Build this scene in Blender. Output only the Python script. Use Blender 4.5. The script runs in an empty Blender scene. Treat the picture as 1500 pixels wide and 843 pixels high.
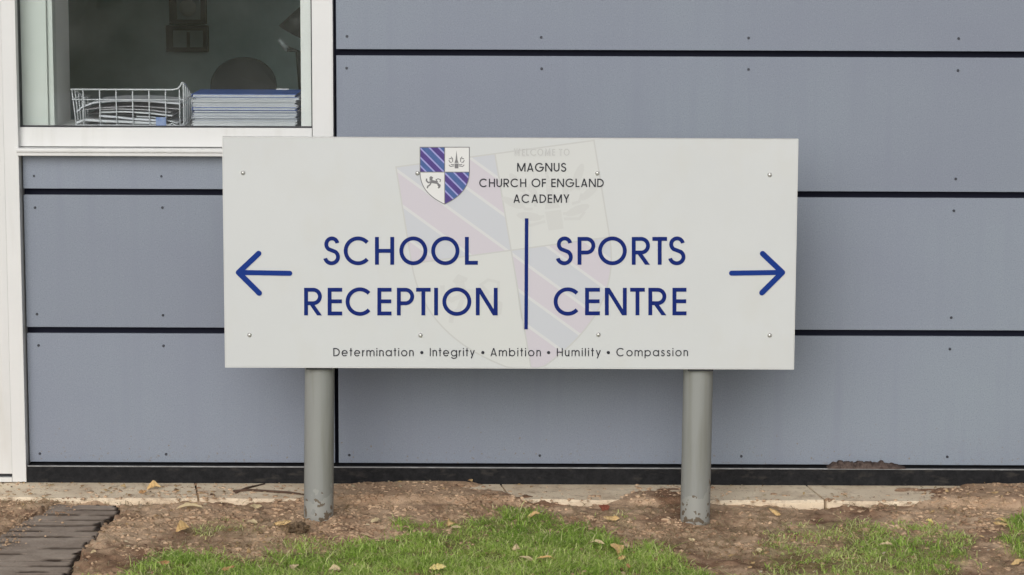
import bpy, bmesh, math, random
import numpy as np
from mathutils import Vector, Matrix
rnd = random.Random(7)
npr = np.random.default_rng(11)
scene = bpy.context.scene

# ------------------------------------------------------------------ camera
F = 3700.0                                   # focal length in photo pixels (1500 wide)
PITCH, YAW, ROLL, DIST, EYE = 0.141585, 0.0010555, 0.00345, 6.7018, 1.50
FW = Vector((-math.sin(YAW) * math.cos(PITCH), math.cos(YAW) * math.cos(PITCH), -math.sin(PITCH)))
_r = FW.cross(Vector((0, 0, 1))).normalized()
_u = _r.cross(FW)
RT = math.cos(ROLL) * _r + math.sin(ROLL) * _u
UP = -math.sin(ROLL) * _r + math.cos(ROLL) * _u
CAM = Vector((0, -DIST, EYE))
cd = bpy.data.cameras.new('camera')
cd.sensor_width = 36.0
cd.lens = F * 36.0 / 1500.0
cd.clip_start = 0.1
cd.clip_end = 2000
cam = bpy.data.objects.new('camera', cd)
scene.collection.objects.link(cam)
m = Matrix((RT, UP, -FW)).transposed().to_4x4()
m.translation = CAM
cam.matrix_world = m
cd.dof.use_dof = False
scene.camera = cam

# ------------------------------------------------------------------ sky and light (overcast day)
SUN_EL, SUN_AZ = math.radians(24), math.radians(191)      # azimuth measured from +Y towards +X
world = bpy.data.worlds.new('World')
scene.world = world
world.use_nodes = True
wn = world.node_tree.nodes
wl = world.node_tree.links
wn.clear()
sky = wn.new('ShaderNodeTexSky')
sky.sky_type = 'NISHITA'
sky.sun_disc = False
sky.sun_elevation = SUN_EL
sky.sun_rotation = SUN_AZ
sky.dust_density = 5.0
sky.air_density = 1.0
hs = wn.new('ShaderNodeHueSaturation')                     # cloud cover: the sky is nearly grey
hs.inputs['Saturation'].default_value = 0.22
bg = wn.new('ShaderNodeBackground')
bg.inputs['Strength'].default_value = 0.105
wo = wn.new('ShaderNodeOutputWorld')
wl.new(sky.outputs[0], hs.inputs['Color'])
wl.new(hs.outputs[0], bg.inputs['Color'])
wl.new(bg.outputs[0], wo.inputs[0])
sd = bpy.data.lights.new('sun', 'SUN')
sd.energy = 1.7
sd.angle = math.radians(45)
sd.color = (1.0, 0.985, 0.965)
sun = bpy.data.objects.new('sun', sd)
scene.collection.objects.link(sun)
to_sun = Vector((math.sin(SUN_AZ) * math.cos(SUN_EL), math.cos(SUN_AZ) * math.cos(SUN_EL), math.sin(SUN_EL)))
sun.rotation_euler = to_sun.to_track_quat('Z', 'Y').to_euler()
sun.location = (0, -6, 8)
scene.view_settings.view_transform = 'Standard'
scene.view_settings.look = 'None'
scene.view_settings.gamma = 1.0
scene.view_settings.exposure = -0.41
scene.cycles.max_bounces = 8
scene.cycles.use_denoising = True

# ------------------------------------------------------------------ measuring helpers
def ray(u, v):
    return FW * F + RT * (u - 750) + UP * (421.5 - v)

def at(u, v, y=0.0):
    """point of the vertical plane at depth y seen at photo pixel (u, v)"""
    d = ray(u, v)
    return CAM + d * ((y - CAM.y) / d.y)

def gr(u, v, z=0.0):
    """point of the level plane at height z seen at photo pixel (u, v)"""
    d = ray(u, v)
    return CAM + d * ((z - CAM.z) / d.z)

def proj(x, y, z):
    dx, dy, dz = x - CAM.x, y - CAM.y, z - CAM.z
    w = dx * FW.x + dy * FW.y + dz * FW.z
    return (750 + F * (dx * RT.x + dy * RT.y + dz * RT.z) / w,
            421.5 - F * (dx * UP.x + dy * UP.y + dz * UP.z) / w)

_lat = npr.random((256, 256))
def vnoise(x, y):
    x = np.asarray(x, float); y = np.asarray(y, float)
    xi = np.floor(x).astype(int); yi = np.floor(y).astype(int)
    fx = x - xi; fy = y - yi
    fx = fx * fx * (3 - 2 * fx); fy = fy * fy * (3 - 2 * fy)
    g = lambda a, b: _lat[a % 256, b % 256]
    return ((g(xi, yi) * (1 - fx) + g(xi + 1, yi) * fx) * (1 - fy) +
            (g(xi, yi + 1) * (1 - fx) + g(xi + 1, yi + 1) * fx) * fy)

def fbm(x, y, o=4):
    s = 0; a = 0.5
    for k in range(o):
        s = s + a * vnoise(x * 2 ** k + 17.3 * k, y * 2 ** k + 5.1 * k); a *= 0.5
    return s            # about 0..0.94

def inpoly(u, v, P):
    ins = np.zeros(np.shape(u), bool)
    n = len(P)
    for i in range(n):
        x0, y0 = P[i]; x1, y1 = P[(i + 1) % n]
        c = ((y0 > v) != (y1 > v))
        ins ^= c & (u < (x1 - x0) * (v - y0) / ((y1 - y0) if y1 != y0 else 1e-9) + x0)
    return ins

# ------------------------------------------------------------------ object helpers
def link(o):
    scene.collection.objects.link(o); return o

def mesh_obj(name, bm, mat, parent=None, smooth=False):
    me = bpy.data.meshes.new(name)
    bm.to_mesh(me); bm.free()
    if smooth:
        me.polygons.foreach_set('use_smooth', [True] * len(me.polygons))
    for q in (mat if isinstance(mat, (list, tuple)) else [mat]):
        me.materials.append(q)
    o = link(bpy.data.objects.new(name, me))
    if parent is not None:
        o.parent = parent
        if parent.parent is not None:
            o.matrix_parent_inverse = Matrix.Translation(-(parent.parent.location + parent.location))
        else:
            o.matrix_parent_inverse = Matrix.Translation(-parent.location)
    return o

def np_obj(name, verts, faces, mat, parent=None, smooth=False, attrs=None):
    me = bpy.data.meshes.new(name)
    me.from_pydata([], [], [])
    verts = np.asarray(verts, np.float32); faces = np.asarray(faces, np.int32)
    n = faces.shape[1]
    me.vertices.add(len(verts)); me.vertices.foreach_set('co', verts.ravel())
    me.loops.add(faces.size); me.loops.foreach_set('vertex_index', faces.ravel())
    me.polygons.add(len(faces))
    me.polygons.foreach_set('loop_start', np.arange(0, faces.size, n, dtype=np.int32))
    if smooth: me.polygons.foreach_set('use_smooth', np.ones(len(faces), bool))
    me.update(calc_edges=True)
    for k, a in (attrs or {}).items():
        at_ = me.attributes.new(k, 'FLOAT', 'POINT')
        at_.data.foreach_set('value', np.asarray(a, np.float32))
    me.materials.append(mat)
    o = link(bpy.data.objects.new(name, me))
    if parent is not None:
        o.parent = parent; o.matrix_parent_inverse = Matrix.Translation(-parent.location)
    return o

def empty(name, loc=(0, 0, 0)):
    o = bpy.data.objects.new(name, None); o.empty_display_size = 0.1
    link(o); o.location = loc
    return o

def tag(o, label=None, cat=None, group=None, kind=None):
    if label: o['label'] = label
    if cat: o['category'] = cat
    if group: o['group'] = group
    if kind: o['kind'] = kind
    return o

def box(bm, x0, x1, y0, y1, z0, z1, bev=0.0):
    vs = [bm.verts.new((x, y, z)) for x in (x0, x1) for y in (y0, y1) for z in (z0, z1)]
    fs = [(0, 1, 3, 2), (4, 6, 7, 5), (0, 4, 5, 1), (2, 3, 7, 6), (0, 2, 6, 4), (1, 5, 7, 3)]
    F_ = [bm.faces.new([vs[i] for i in f]) for f in fs]
    if bev > 0:
        es = list({e for f in F_ for e in f.edges})
        bmesh.ops.bevel(bm, geom=es, offset=bev, segments=2, profile=0.6, affect='EDGES')
    return bm

def boxobj(name, mat, parent, x0, x1, y0, y1, z0, z1, bev=0.0):
    return mesh_obj(name, box(bmesh.new(), x0, x1, y0, y1, z0, z1, bev), mat, parent)

def tube(bm, pts, r, seg=6, caps=True):
    pts = [Vector(p) for p in pts]
    rings = []
    for i, p in enumerate(pts):
        d = (pts[min(i + 1, len(pts) - 1)] - pts[max(i - 1, 0)]).normalized()
        a = d.cross(Vector((0, 0, 1)))
        if a.length < 0.1: a = d.cross(Vector((0, 1, 0)))
        a.normalize(); b = d.cross(a)
        rr = r[i] if isinstance(r, (list, tuple)) else r
        rings.append([bm.verts.new(p + (a * math.cos(t) + b * math.sin(t)) * rr)
                      for t in [2 * math.pi * k / seg for k in range(seg)]])
    for A, B in zip(rings, rings[1:]):
        for k in range(seg):
            bm.faces.new((A[k], A[(k + 1) % seg], B[(k + 1) % seg], B[k]))
    if caps:
        bm.faces.new(rings[0][::-1]); bm.faces.new(rings[-1])
    return bm

# ------------------------------------------------------------------ materials
def mat(name, col, rough=0.6, noise=None, bump=0.0, bscale=200, spec=0.5, metal=0.0, col2=None, nscale=20, coords='Object', detail=6, contrast=(0.35, 0.65)):
    m = bpy.data.materials.new(name); m.use_nodes = True
    nt = m.node_tree; N = nt.nodes; L = nt.links
    b = N['Principled BSDF']
    b.inputs['Base Color'].default_value = (*col, 1)
    b.inputs['Roughness'].default_value = rough
    b.inputs['Metallic'].default_value = metal
    b.inputs['Specular IOR Level'].default_value = spec
    geo = N.new('ShaderNodeNewGeometry')
    if col2 is not None:
        n = N.new('ShaderNodeTexNoise'); n.inputs['Scale'].default_value = nscale; n.inputs['Detail'].default_value = detail
        n.inputs['Roughness'].default_value = 0.65
        L.new(geo.outputs['Position'], n.inputs['Vector'])
        r = N.new('ShaderNodeValToRGB')
        r.color_ramp.elements[0].position = contrast[0]; r.color_ramp.elements[1].position = contrast[1]
        r.color_ramp.elements[0].color = (*col, 1); r.color_ramp.elements[1].color = (*col2, 1)
        L.new(n.outputs['Fac'], r.inputs['Fac']); L.new(r.outputs['Color'], b.inputs['Base Color'])
    if bump > 0:
        n2 = N.new('ShaderNodeTexNoise'); n2.inputs['Scale'].default_value = bscale; n2.inputs['Detail'].default_value = 5
        L.new(geo.outputs['Position'], n2.inputs['Vector'])
        bp = N.new('ShaderNodeBump'); bp.inputs['Strength'].default_value = bump; bp.inputs['Distance'].default_value = 0.004
        L.new(n2.outputs['Fac'], bp.inputs['Height']); L.new(bp.outputs['Normal'], b.inputs['Normal'])
    return m

def mixrgb(N, L, a, b, fac, mode='MIX'):
    x = N.new('ShaderNodeMix'); x.data_type = 'RGBA'; x.blend_type = mode
    for s, k in ((a, 6), (b, 7)):
        if hasattr(s, 'links') or hasattr(s, 'is_linked'): L.new(s, x.inputs[k])
        else: x.inputs[k].default_value = (*s, 1)
    if hasattr(fac, 'is_linked'): L.new(fac, x.inputs[0])
    else: x.inputs[0].default_value = fac
    return x.outputs[2]

def cladding_mat():
    m = bpy.data.materials.new('slate blue cladding board'); m.use_nodes = True
    nt = m.node_tree; N = nt.nodes; L = nt.links; b = N['Principled BSDF']
    geo = N.new('ShaderNodeNewGeometry')
    def noise(s, d, r=0.6):
        n = N.new('ShaderNodeTexNoise'); n.inputs['Scale'].default_value = s; n.inputs['Detail'].default_value = d
        n.inputs['Roughness'].default_value = r
        L.new(geo.outputs['Position'], n.inputs['Vector']); return n.outputs['Fac']
    def ramp(f, p0, p1):
        r = N.new('ShaderNodeMapRange'); r.inputs[1].default_value = p0; r.inputs[2].default_value = p1
        L.new(f, r.inputs[0]); return r.outputs[0]
    c = mixrgb(N, L, CLAD_A, CLAD_B, ramp(noise(1.3, 3), 0.3, 0.7))
    c = mixrgb(N, L, c, tuple(x * 0.72 for x in CLAD_A), ramp(noise(330, 2), 0.48, 0.82))
    c = mixrgb(N, L, c, tuple(min(1, x * 1.3) for x in CLAD_B), ramp(noise(260, 3), 0.56, 0.9))
    mp = N.new('ShaderNodeMapping'); mp.inputs['Scale'].default_value = (26, 26, 1.6)
    L.new(geo.outputs['Position'], mp.inputs['Vector'])
    st = N.new('ShaderNodeTexNoise'); st.inputs['Scale'].default_value = 1.0; st.inputs['Detail'].default_value = 4
    L.new(mp.outputs[0], st.inputs['Vector'])
    c = mixrgb(N, L, c, tuple(x * 0.965 for x in CLAD_A), ramp(st.outputs['Fac'], 0.50, 0.90))      # rain streaks
    oi = N.new('ShaderNodeObjectInfo')
    tone = N.new('ShaderNodeMapRange'); tone.inputs[3].default_value = 0.945; tone.inputs[4].default_value = 1.035
    L.new(oi.outputs['Random'], tone.inputs[0])
    hv = N.new('ShaderNodeHueSaturation'); L.new(tone.outputs[0], hv.inputs['Value']); L.new(c, hv.inputs['Color'])
    c = hv.outputs[0]
    sp = N.new('ShaderNodeSeparateXYZ'); L.new(geo.outputs['Position'], sp.inputs[0])              # dried mud splashes off the soil
    ht = N.new('ShaderNodeMapRange'); ht.inputs[1].default_value = 0.06; ht.inputs[2].default_value = 0.26
    ht.inputs[3].default_value = 0.11; ht.inputs[4].default_value = 0.0; L.new(sp.outputs['Z'], ht.inputs[0])
    ad = N.new('ShaderNodeMath'); ad.operation = 'ADD'; L.new(noise(95, 4, .7), ad.inputs[0]); L.new(ht.outputs[0], ad.inputs[1])
    c = mixrgb(N, L, c, (0.20, 0.165, 0.14), ramp(ad.outputs[0], 0.685, 0.78))
    L.new(c, b.inputs['Base Color'])
    b.inputs['Roughness'].default_value = 0.55
    bp = N.new('ShaderNodeBump'); bp.inputs['Strength'].default_value = 0.12; bp.inputs['Distance'].default_value = 0.002
    L.new(noise(400, 3), bp.inputs['Height']); L.new(bp.outputs['Normal'], b.inputs['Normal'])
    return m
CLAD_A = (0.214, 0.240, 0.305)
CLAD_B = (0.240, 0.280, 0.332)
M_clad = cladding_mat()
M_gap = mat('dark membrane', (0.010, 0.012, 0.028), 0.7, spec=0.2)
M_white = mat('white powder coated metal', (0.665, 0.672, 0.67), 0.42, col2=(0.70, 0.705, 0.70), nscale=4, bump=0.03, bscale=300)
M_white_dirty = mat('weathered white metal', (0.655, 0.66, 0.655), 0.5, col2=(0.69, 0.695, 0.69), nscale=6, bump=0.04)
M_inner = mat('painted reveal', (0.62, 0.67, 0.64), 0.5, col2=(0.66, 0.70, 0.67), nscale=5)
M_inner2 = mat('painted reveal side', (0.84, 0.85, 0.84), 0.6)
M_gasket = mat('black rubber gasket', (0.012, 0.013, 0.018), 0.6)
M_plinth = mat('black plinth', (0.011, 0.0115, 0.013), 0.7, col2=(0.022, 0.022, 0.024), nscale=60, bump=0.25, bscale=250, spec=0.12)
M_flash = mat('grey metal flashing', (0.30, 0.31, 0.32), 0.45, col2=(0.18, 0.18, 0.18), nscale=30)
M_screw = mat('dark screw head', (0.05, 0.055, 0.07), 0.4, metal=0.3)
M_rivet = mat('pale rivet head', (0.55, 0.55, 0.53), 0.25, metal=0.5)
M_post = mat('grey painted steel', (0.36, 0.385, 0.375), 0.5, col2=(0.41, 0.43, 0.415), nscale=5, bump=0.05, bscale=120)
M_sign = mat('off white sign face', (0.585, 0.602, 0.608), 0.5, col2=(0.603, 0.620, 0.626), nscale=3, spec=0.35)
def grime(m, col, zs, lo, hi, sc=30):
    N = m.node_tree.nodes; L = m.node_tree.links; b = N['Principled BSDF']
    old = b.inputs['Base Color'].links[0].from_socket
    geo = N.new('ShaderNodeNewGeometry'); mp = N.new('ShaderNodeMapping'); mp.inputs['Scale'].default_value = (sc, sc, zs)
    L.new(geo.outputs['Position'], mp.inputs['Vector'])
    n = N.new('ShaderNodeTexNoise'); n.inputs['Scale'].default_value = 1; n.inputs['Detail'].default_value = 6; L.new(mp.outputs[0], n.inputs['Vector'])
    q = N.new('ShaderNodeMapRange'); q.inputs[1].default_value = lo; q.inputs[2].default_value = hi; L.new(n.outputs['Fac'], q.inputs[0])
    L.new(mixrgb(N, L, old, col, q.outputs[0]), b.inputs['Base Color'])
grime(M_sign, (0.585, 0.593, 0.582), 9, .50, .85, 12)
grime(M_white, (0.61, 0.61, 0.59), 2.5, .52, .85)
grime(M_white_dirty, (0.58, 0.57, 0.53), 3, .52, .85)
grime(M_plinth, (0.055, 0.050, 0.045), 60, .58, .80, 25)
M_signedge = mat('sign edge aluminium', (0.72, 0.72, 0.71), 0.4)
M_navy = mat('navy vinyl', (0.004, 0.014, 0.145), 0.6, spec=0.15, col2=(0.003, 0.020, 0.155), nscale=9)
M_royal = mat('royal blue vinyl', (0.006, 0.034, 0.22), 0.6, spec=0.15)
M_char = mat('charcoal print', (0.035, 0.036, 0.045), 0.6, spec=0.15)
M_room = mat('dim room wall', (0.58, 0.76, 0.78), 0.8, col2=(0.42, 0.58, 0.60), nscale=3)
M_roomfloor = mat('carpet', (0.05, 0.055, 0.06), 0.95)

def glass_mat():
    m = bpy.data.materials.new('window glass'); m.use_nodes = True
    N = m.node_tree.nodes; L = m.node_tree.links; N.clear()
    o = N.new('ShaderNodeOutputMaterial'); mx = N.new('ShaderNodeMixShader')
    t = N.new('ShaderNodeBsdfTransparent'); t.inputs[0].default_value = (0.975, 0.99, 0.985, 1)
    g = N.new('ShaderNodeBsdfGlossy'); g.inputs['Roughness'].default_value = 0.02
    fr = N.new('ShaderNodeFresnel'); fr.inputs[0].default_value = 1.5
    L.new(fr.outputs[0], mx.inputs[0]); L.new(t.outputs[0], mx.inputs[1]); L.new(g.outputs[0], mx.inputs[2])
    dfm = N.new('ShaderNodeBsdfDiffuse'); dfm.inputs[0].default_value = (.7, .72, .72, 1)
    n = N.new('ShaderNodeTexNoise'); n.inputs['Scale'].default_value = 7; n.inputs['Detail'].default_value = 7
    geo = N.new('ShaderNodeNewGeometry'); L.new(geo.outputs['Position'], n.inputs['Vector'])
    q = N.new('ShaderNodeMapRange'); q.inputs[1].default_value = .35; q.inputs[2].default_value = .75; q.inputs[3].default_value = .002; q.inputs[4].default_value = .020
    L.new(n.outputs['Fac'], q.inputs[0])
    m2 = N.new('ShaderNodeMixShader'); L.new(q.outputs[0], m2.inputs[0]); L.new(mx.outputs[0], m2.inputs[1]); L.new(dfm.outputs[0], m2.inputs[2])
    L.new(m2.outputs[0], o.inputs[0])      # thin dusty film
    return m
M_glass = glass_mat()

# ------------------------------------------------------------------ the building
bld = empty('school_building', (0, 0, 0))
tag(bld, 'school building front clad in slate blue boards with a white window frame and black plinth', 'building')

def zline(pts, y=0.0): return sum(at(u, v, y).z for u, v in pts) / len(pts)
Z1 = zline([(490, 77.6), (800, 80), (1150, 79.4), (1500, 77.6)])
Z2 = zline([(35, 281.2), (325, 282.6), (1170, 286), (1500, 284.7)])
Z3 = zline([(40, 483.3), (325, 484.8), (1170, 488.7), (1500, 488.7)])
ZB = zline([(100, 679.0), (445, 679.6), (1000, 682), (1450, 684)])
GAP = 0.0083
XL = at(37, 400).x                      # left column of boards
XJ0, XJ1 = at(488.6, 350).x, at(494.2, 350).x
XR1 = XJ1 + 3.02                        # next vertical joint, outside the picture
PW = 3.02
def panel(x0, x1, z0, z1, screws):
    p = boxobj('cladding_panel', M_clad, bld, x0, x1, 0.0, 0.010, z0 + (.0035 if z0 < ZB + .01 else 0), z1, 0.0012)
    for sx in screws:
        for sz in (z0 + 0.034 - (GAP if z0 < ZB + 0.01 else 0), z1 - 0.034):
            bm = bmesh.new()
            mt = Matrix.Translation((sx + rnd.uniform(-.002, .002), -0.0015, sz + rnd.uniform(-.001, .001))) @ Matrix.Rotation(math.pi / 2, 4, 'X')
            bmesh.ops.create_cone(bm, cap_ends=True, segments=10, radius1=0.0031, radius2=0.0023, depth=0.004, matrix=mt)
            bmesh.ops.create_cone(bm, cap_ends=True, segments=10, radius1=0.0039, radius2=0.0037, depth=0.0012,
                                  matrix=Matrix.Translation((0, 0.0012, 0)) @ mt)
            mesh_obj('screw', bm, M_screw, p)
    return p
SX = [sum(at(u, v).x for u, v in q) / 2 for q in (((508.5, 57), (512, 662)), ((793.5, 57), (791, 665)), ((1098, 57), (1086, 666)), ((1406, 57), (1387, 668)))]
SX = SX + [SX[0] + PW - 0.065]
rows = [(ZB, Z3 - GAP), (Z3 + GAP, Z2 - GAP), (Z2 + GAP, Z1 - GAP), (Z1 + GAP, Z1 + GAP + 0.375), (Z1 + 3 * GAP + 0.375, Z1 + 3 * GAP + 0.75)]
for z0, z1 in rows:
    panel(XJ1, XR1, z0, z1, SX)
    panel(XR1 + 0.011, XR1 + 0.011 + PW, z0, z1, [s + PW + 0.011 for s in SX])
SL = [at(50, 260).x, at(238, 260).x]
SL = [at(53, 400).x, at(238.5, 400).x, at(470, 400).x]
ZW0 = at(200, 231, 0.0).z               # underside of the window sill
panel(XL, XJ0, *rows[0], SL)
panel(XL, XJ0, *rows[1], SL)
p = boxobj('cladding_panel', M_clad, bld, XL, XJ0, 0.0, 0.010, Z2 + GAP, ZW0 + 0.01, 0.0012)
p['label'] = 'narrow cladding board directly under the window sill'
for sx in SL:
    bm = bmesh.new()
    bmesh.ops.create_cone(bm, cap_ends=True, segments=10, radius1=0.0032, radius2=0.0024, depth=0.004,
                          matrix=Matrix.Translation((sx, -0.0015, Z2 + GAP + 0.034)) @ Matrix.Rotation(math.pi / 2, 4, 'X'))
    mesh_obj('screw', bm, M_screw, p)

# window opening
XW0 = at(24, 100, -0.01).x
XW1 = at(488.0, 120, -0.01).x
ZG0 = at(300, 187.5, 0.0).z             # bottom of the glass
ZTOP = Z1 + 3 * GAP + 0.78              # top of the facade piece we build
ZWT = ZG0 + 1.05
XWL = at(22.5, 10, -0.035).x            # right edge of white column
# backing membrane round the opening
bm = bmesh.new()
box(bm, XW1 - 0.02, XR1 + PW + 0.2, 0.035, 0.06, 0.0, ZTOP)
mesh_obj('backing_wall', bm, M_gap, bld)
bm = bmesh.new(); box(bm, XWL - 2.4, XW1 - 0.021, 0.035, 0.06, 0.0, ZG0 - 0.04)
mesh_obj('backing_wall', bm, M_gap, bld)
bm = bmesh.new(); box(bm, XWL - 2.4, XW1 - 0.021, 0.035, 0.06, ZWT + 0.03, ZTOP)
mesh_obj('backing_wall', bm, M_gap, bld)
# plinth, flashing
ZP = zline([(100, 682.5), (445, 683), (1000, 685), (1450, 687)], -0.028)
XP0 = at(40.5, 700, -0.028).x
boxobj('plinth', M_plinth, bld, XP0, XR1 + PW + 0.2, -0.026, 0.034, -0.03, ZP - 0.0015, 0.0012)
boxobj('plinth_flashing', M_flash, bld, XP0, XR1 + PW + 0.2, -0.0285, -0.0262, ZP - 0.004, ZP - .0006, 0.0005)
# white corner column and door panel beside it
ZC = at(20, 706.5, -0.035).z; XD1 = at(10.2, 400, -0.035).x
boxobj('white_column', M_white, bld, XD1 + .0005, at(31.3, 400, -0.035).x, -0.035, 0.034, ZC, ZTOP, 0.0015)
XD1 = at(10.2, 400, -0.035).x
boxobj('door_panel', M_white_dirty, bld, XD1 - 2.4, XD1 + .0004, -0.0342, 0.034, at(5, 696, -0.03).z + 0.004, ZTOP, 0.001)
boxobj('door_threshold', M_white_dirty, bld, XD1 - 2.4, XD1, -0.036, 0.034, ZC, at(5, 698.5, -0.03).z - 0.001, 0.001)
boxobj('threshold_gap', M_gasket, bld, XD1 - 2.4, XD1 - 0.001, -0.024, 0.03, at(5, 699, -0.03).z, at(5, 696, -0.03).z + 0.003)
boxobj('column_foot', M_gasket, bld, XD1 - 2.4, at(40, 700, -0.035).x, -0.02, 0.034, -0.03, ZC - 0.001)

win = empty('window', (0, 0, 0)); win.parent = bld
win['label'] = 'white framed office window with a projecting sill'
def wpart(name, m_, *a, bev=0.0015):
    return boxobj(name, m_, win, *a, bev)
XF0 = at(457, 100, -0.012).x            # inner edge of right frame
XG0 = at(29.5, 100, 0.015).x
wpart('frame', M_white, XF0, XW1, -0.012, 0.034, ZG0 - 0.055, ZWT + 0.03, bev=0.002)
zf1, zf0 = at(200, 187.5, -0.012).z, at(200, 215.5, -0.012).z
wpart('frame', M_white, XG0 - 0.010, XF0 - 0.0015, -0.010, 0.034, zf0, zf1, bev=0.0015)
wpart('frame', M_white, XG0 - 0.010, XF0 - 0.0015, -0.010, 0.034, ZWT - 0.03, ZWT + 0.03)
boxobj('gasket', M_gasket, win, XWL - 0.004, XG0, -0.004, 0.033, zf0, ZWT)
boxobj('gasket', M_gasket, win, XF0 - 0.0035, XF0 - 0.0002, 0.0, 0.02, zf1, ZWT - 0.03)
boxobj('gasket', M_gasket, win, XG0, XF0 - 0.0036, 0.0005, 0.02, zf1 + 0.0002, zf1 + 0.0035)
# sill: recess line, then projecting flashing with a rounded nose
boxobj('gasket', M_gasket, win, XG0 - 0.006, XW1 - 0.003, 0.0, 0.033, at(200, 219, -0.012).z, zf0 - 0.0003)
zs1 = at(200, 218.5, -0.05).z; zs0 = at(200, 229.5, -0.05).z
bm = bmesh.new()
box(bm, at(22.5, 224, -0.05).x, XW1 + 0.004, -0.050, 0.030, zs0 + 0.010, zs1, 0.003)
box(bm, at(25, 224, -0.045).x, XW1 + 0.001, -0.044, 0.020, zs0, zs0 + 0.0098, 0.002)
mesh_obj('sill', bm, M_white, win)
wpart('pane', M_glass, XG0, XF0, 0.012, 0.018, zf1 - 0.003, ZWT, bev=0)
# inner reveal seen through the glass
xi0 = at(70, 100, 0.05).x
wpart('inner_frame', M_inner, XG0 - 0.05, xi0, 0.040, 0.075, ZG0 - 0.02, ZWT)
wpart('inner_frame', M_inner, xi0 + 0.0006, at(80.5, 100, 0.075).x, 0.052, 0.10, ZG0 - 0.02, ZWT)
xrev = at(82, 100, 0.10).x
yrev = 0.31
wpart('reveal', M_inner2, xrev - 0.06, xrev, 0.1005, yrev, ZG0 - 0.02, ZWT)
xr1 = at(441, 100, 0.05).x
wpart('inner_frame', M_inner2, xr1, XF0 + 0.06, 0.040, 0.10, ZG0 - 0.02, ZWT)
wpart('reveal', M_inner2, xr1 + 0.03, XF0 + 0.06, 0.1005, yrev, ZG0 - 0.02, ZWT)
ZS = at(300, 187.0, 0.04).z - 0.002
wpart('inner_sill', M_inner2, xrev - 0.05, XF0 + 0.05, 0.034, yrev + 0.02, ZS - 0.025, ZS)
wpart('reveal', M_inner2, xrev - 0.05, XF0 + 0.05, 0.034, yrev, ZWT + 0.001, ZWT + 0.03)
# room: a closed dim box
RX0, RX1, RY1, RZ0, RZ1 = -3.4, 1.6, 3.6, -0.2, 2.35
for (a0, a1, b0, b1) in ((RX0, -.4, RZ0, RZ1), (1.55, RX1, RZ0, RZ1), (-.3999, 1.5499, RZ0, .35), (-.3999, 1.5499, 2.25, RZ1)):
    boxobj('room_wall', M_room, bld, a0, a1, RY1, RY1 + .05, b0, b1)
rw = empty('added_rear_window', (0, 0, 0)); rw.parent = bld      # unseen window added in the far wall to light the room and reveals
for (a0, a1, b0, b1) in ((-.4, -.35, .35, 2.25), (1.50, 1.55, .35, 2.25), (-.35, 1.50, .35, .40), (-.35, 1.50, 2.20, 2.25)):
    boxobj('frame', M_white, rw, a0, a1, RY1 - .02, RY1 + .07, b0, b1)
boxobj('pane', M_glass, rw, -.35, 1.50, RY1 + .02, RY1 + .026, .40, 2.20)
boxobj('room_wall', M_room, bld, RX0 - .05, RX0, 0.30, RY1, RZ0, RZ1)
boxobj('room_wall', M_room, bld, RX1, RX1 + .05, 0.30, RY1, RZ0, RZ1)
boxobj('room_ceiling', M_room, bld, RX0, RX1, 0.30, RY1, RZ1, RZ1 + .05)
boxobj('room_floor', M_roomfloor, bld, RX0, RX1, 0.30, RY1, RZ0 - .05, RZ0)
# inner leaf of the front wall
boxobj('inner_wall', M_room, bld, RX0, xrev - 0.051, 0.061, yrev, RZ0, RZ1)
boxobj('inner_wall', M_room, bld, XF0 + 0.061, RX1, 0.061, yrev, RZ0, RZ1)
boxobj('inner_wall', M_room, bld, xrev - 0.050, XF0 + 0.060, 0.061, yrev, RZ0, ZS - 0.026)
boxobj('inner_wall', M_room, bld, xrev - 0.050, XF0 + 0.060, 0.061, yrev, ZWT + 0.031, RZ1)
boxobj('roof_coping', M_white, bld, XD1 - 2.4, XR1 + PW + 0.2, -0.05, 0.5, ZTOP + 0.001, ZTOP + 0.06, 0.003)

# ------------------------------------------------------------------ things inside the window
M_wire = mat('white plastic coated wire', (0.66, 0.68, 0.72), 0.35)
M_paper = mat('paper', (0.60, 0.62, 0.66), 0.8, col2=(0.68, 0.70, 0.73), nscale=40)
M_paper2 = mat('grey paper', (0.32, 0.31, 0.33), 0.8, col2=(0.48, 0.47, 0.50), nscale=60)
M_folder = mat('white plastic folder', (0.64, 0.66, 0.72), 0.35)
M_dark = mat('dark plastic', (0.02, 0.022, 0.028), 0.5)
M_bluecov = mat('royal blue book cover', (0.04, 0.11, 0.42), 0.55, col2=(0.06, 0.15, 0.50), nscale=20)
M_palecov = mat('pale grey book cover', (0.50, 0.53, 0.62), 0.6)
M_whitecov = mat('white book cover', (0.70, 0.71, 0.74), 0.6)
M_navycov = mat('navy book cover', (0.02, 0.04, 0.16), 0.55)

YA, YB = 0.055, 0.275
# wire tray
tr = empty('wire_tray', (at(185, 187, .08).x, 0.15, ZS))
tag(tr, 'white wire letter tray holding papers on the window sill, left of the exercise books', 'letter tray')
zt = at(180, 131.5, YA).z; zb = ZS + 0.006
xt0, xt1 = at(104, 131, YA).x, at(267, 131, YA).x
xb0, xb1 = xt0 + 0.022, xt1 - 0.006
r_ = 0.0017
ztop2 = at(268, 121.5, YA).z
bm = bmesh.new()
curve = [(xt1 - 0.026, zt), (xt1 - 0.012, zt + 0.003), (xt1 - 0.005, zt + 0.010), (xt1 - 0.002, ztop2 - 0.001), (xt1 + 0.001, ztop2)]
for y in (YA,):
    tube(bm, [(xt0, y, zt)] + [(x, y, z) for x, z in curve], 0.0024)
    tube(bm, [(xt1 + 0.001, y, ztop2), (xt1 + 0.003, y, ztop2 - .006), (xt1 + 0.003, y, zb)], 0.0024)
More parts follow.
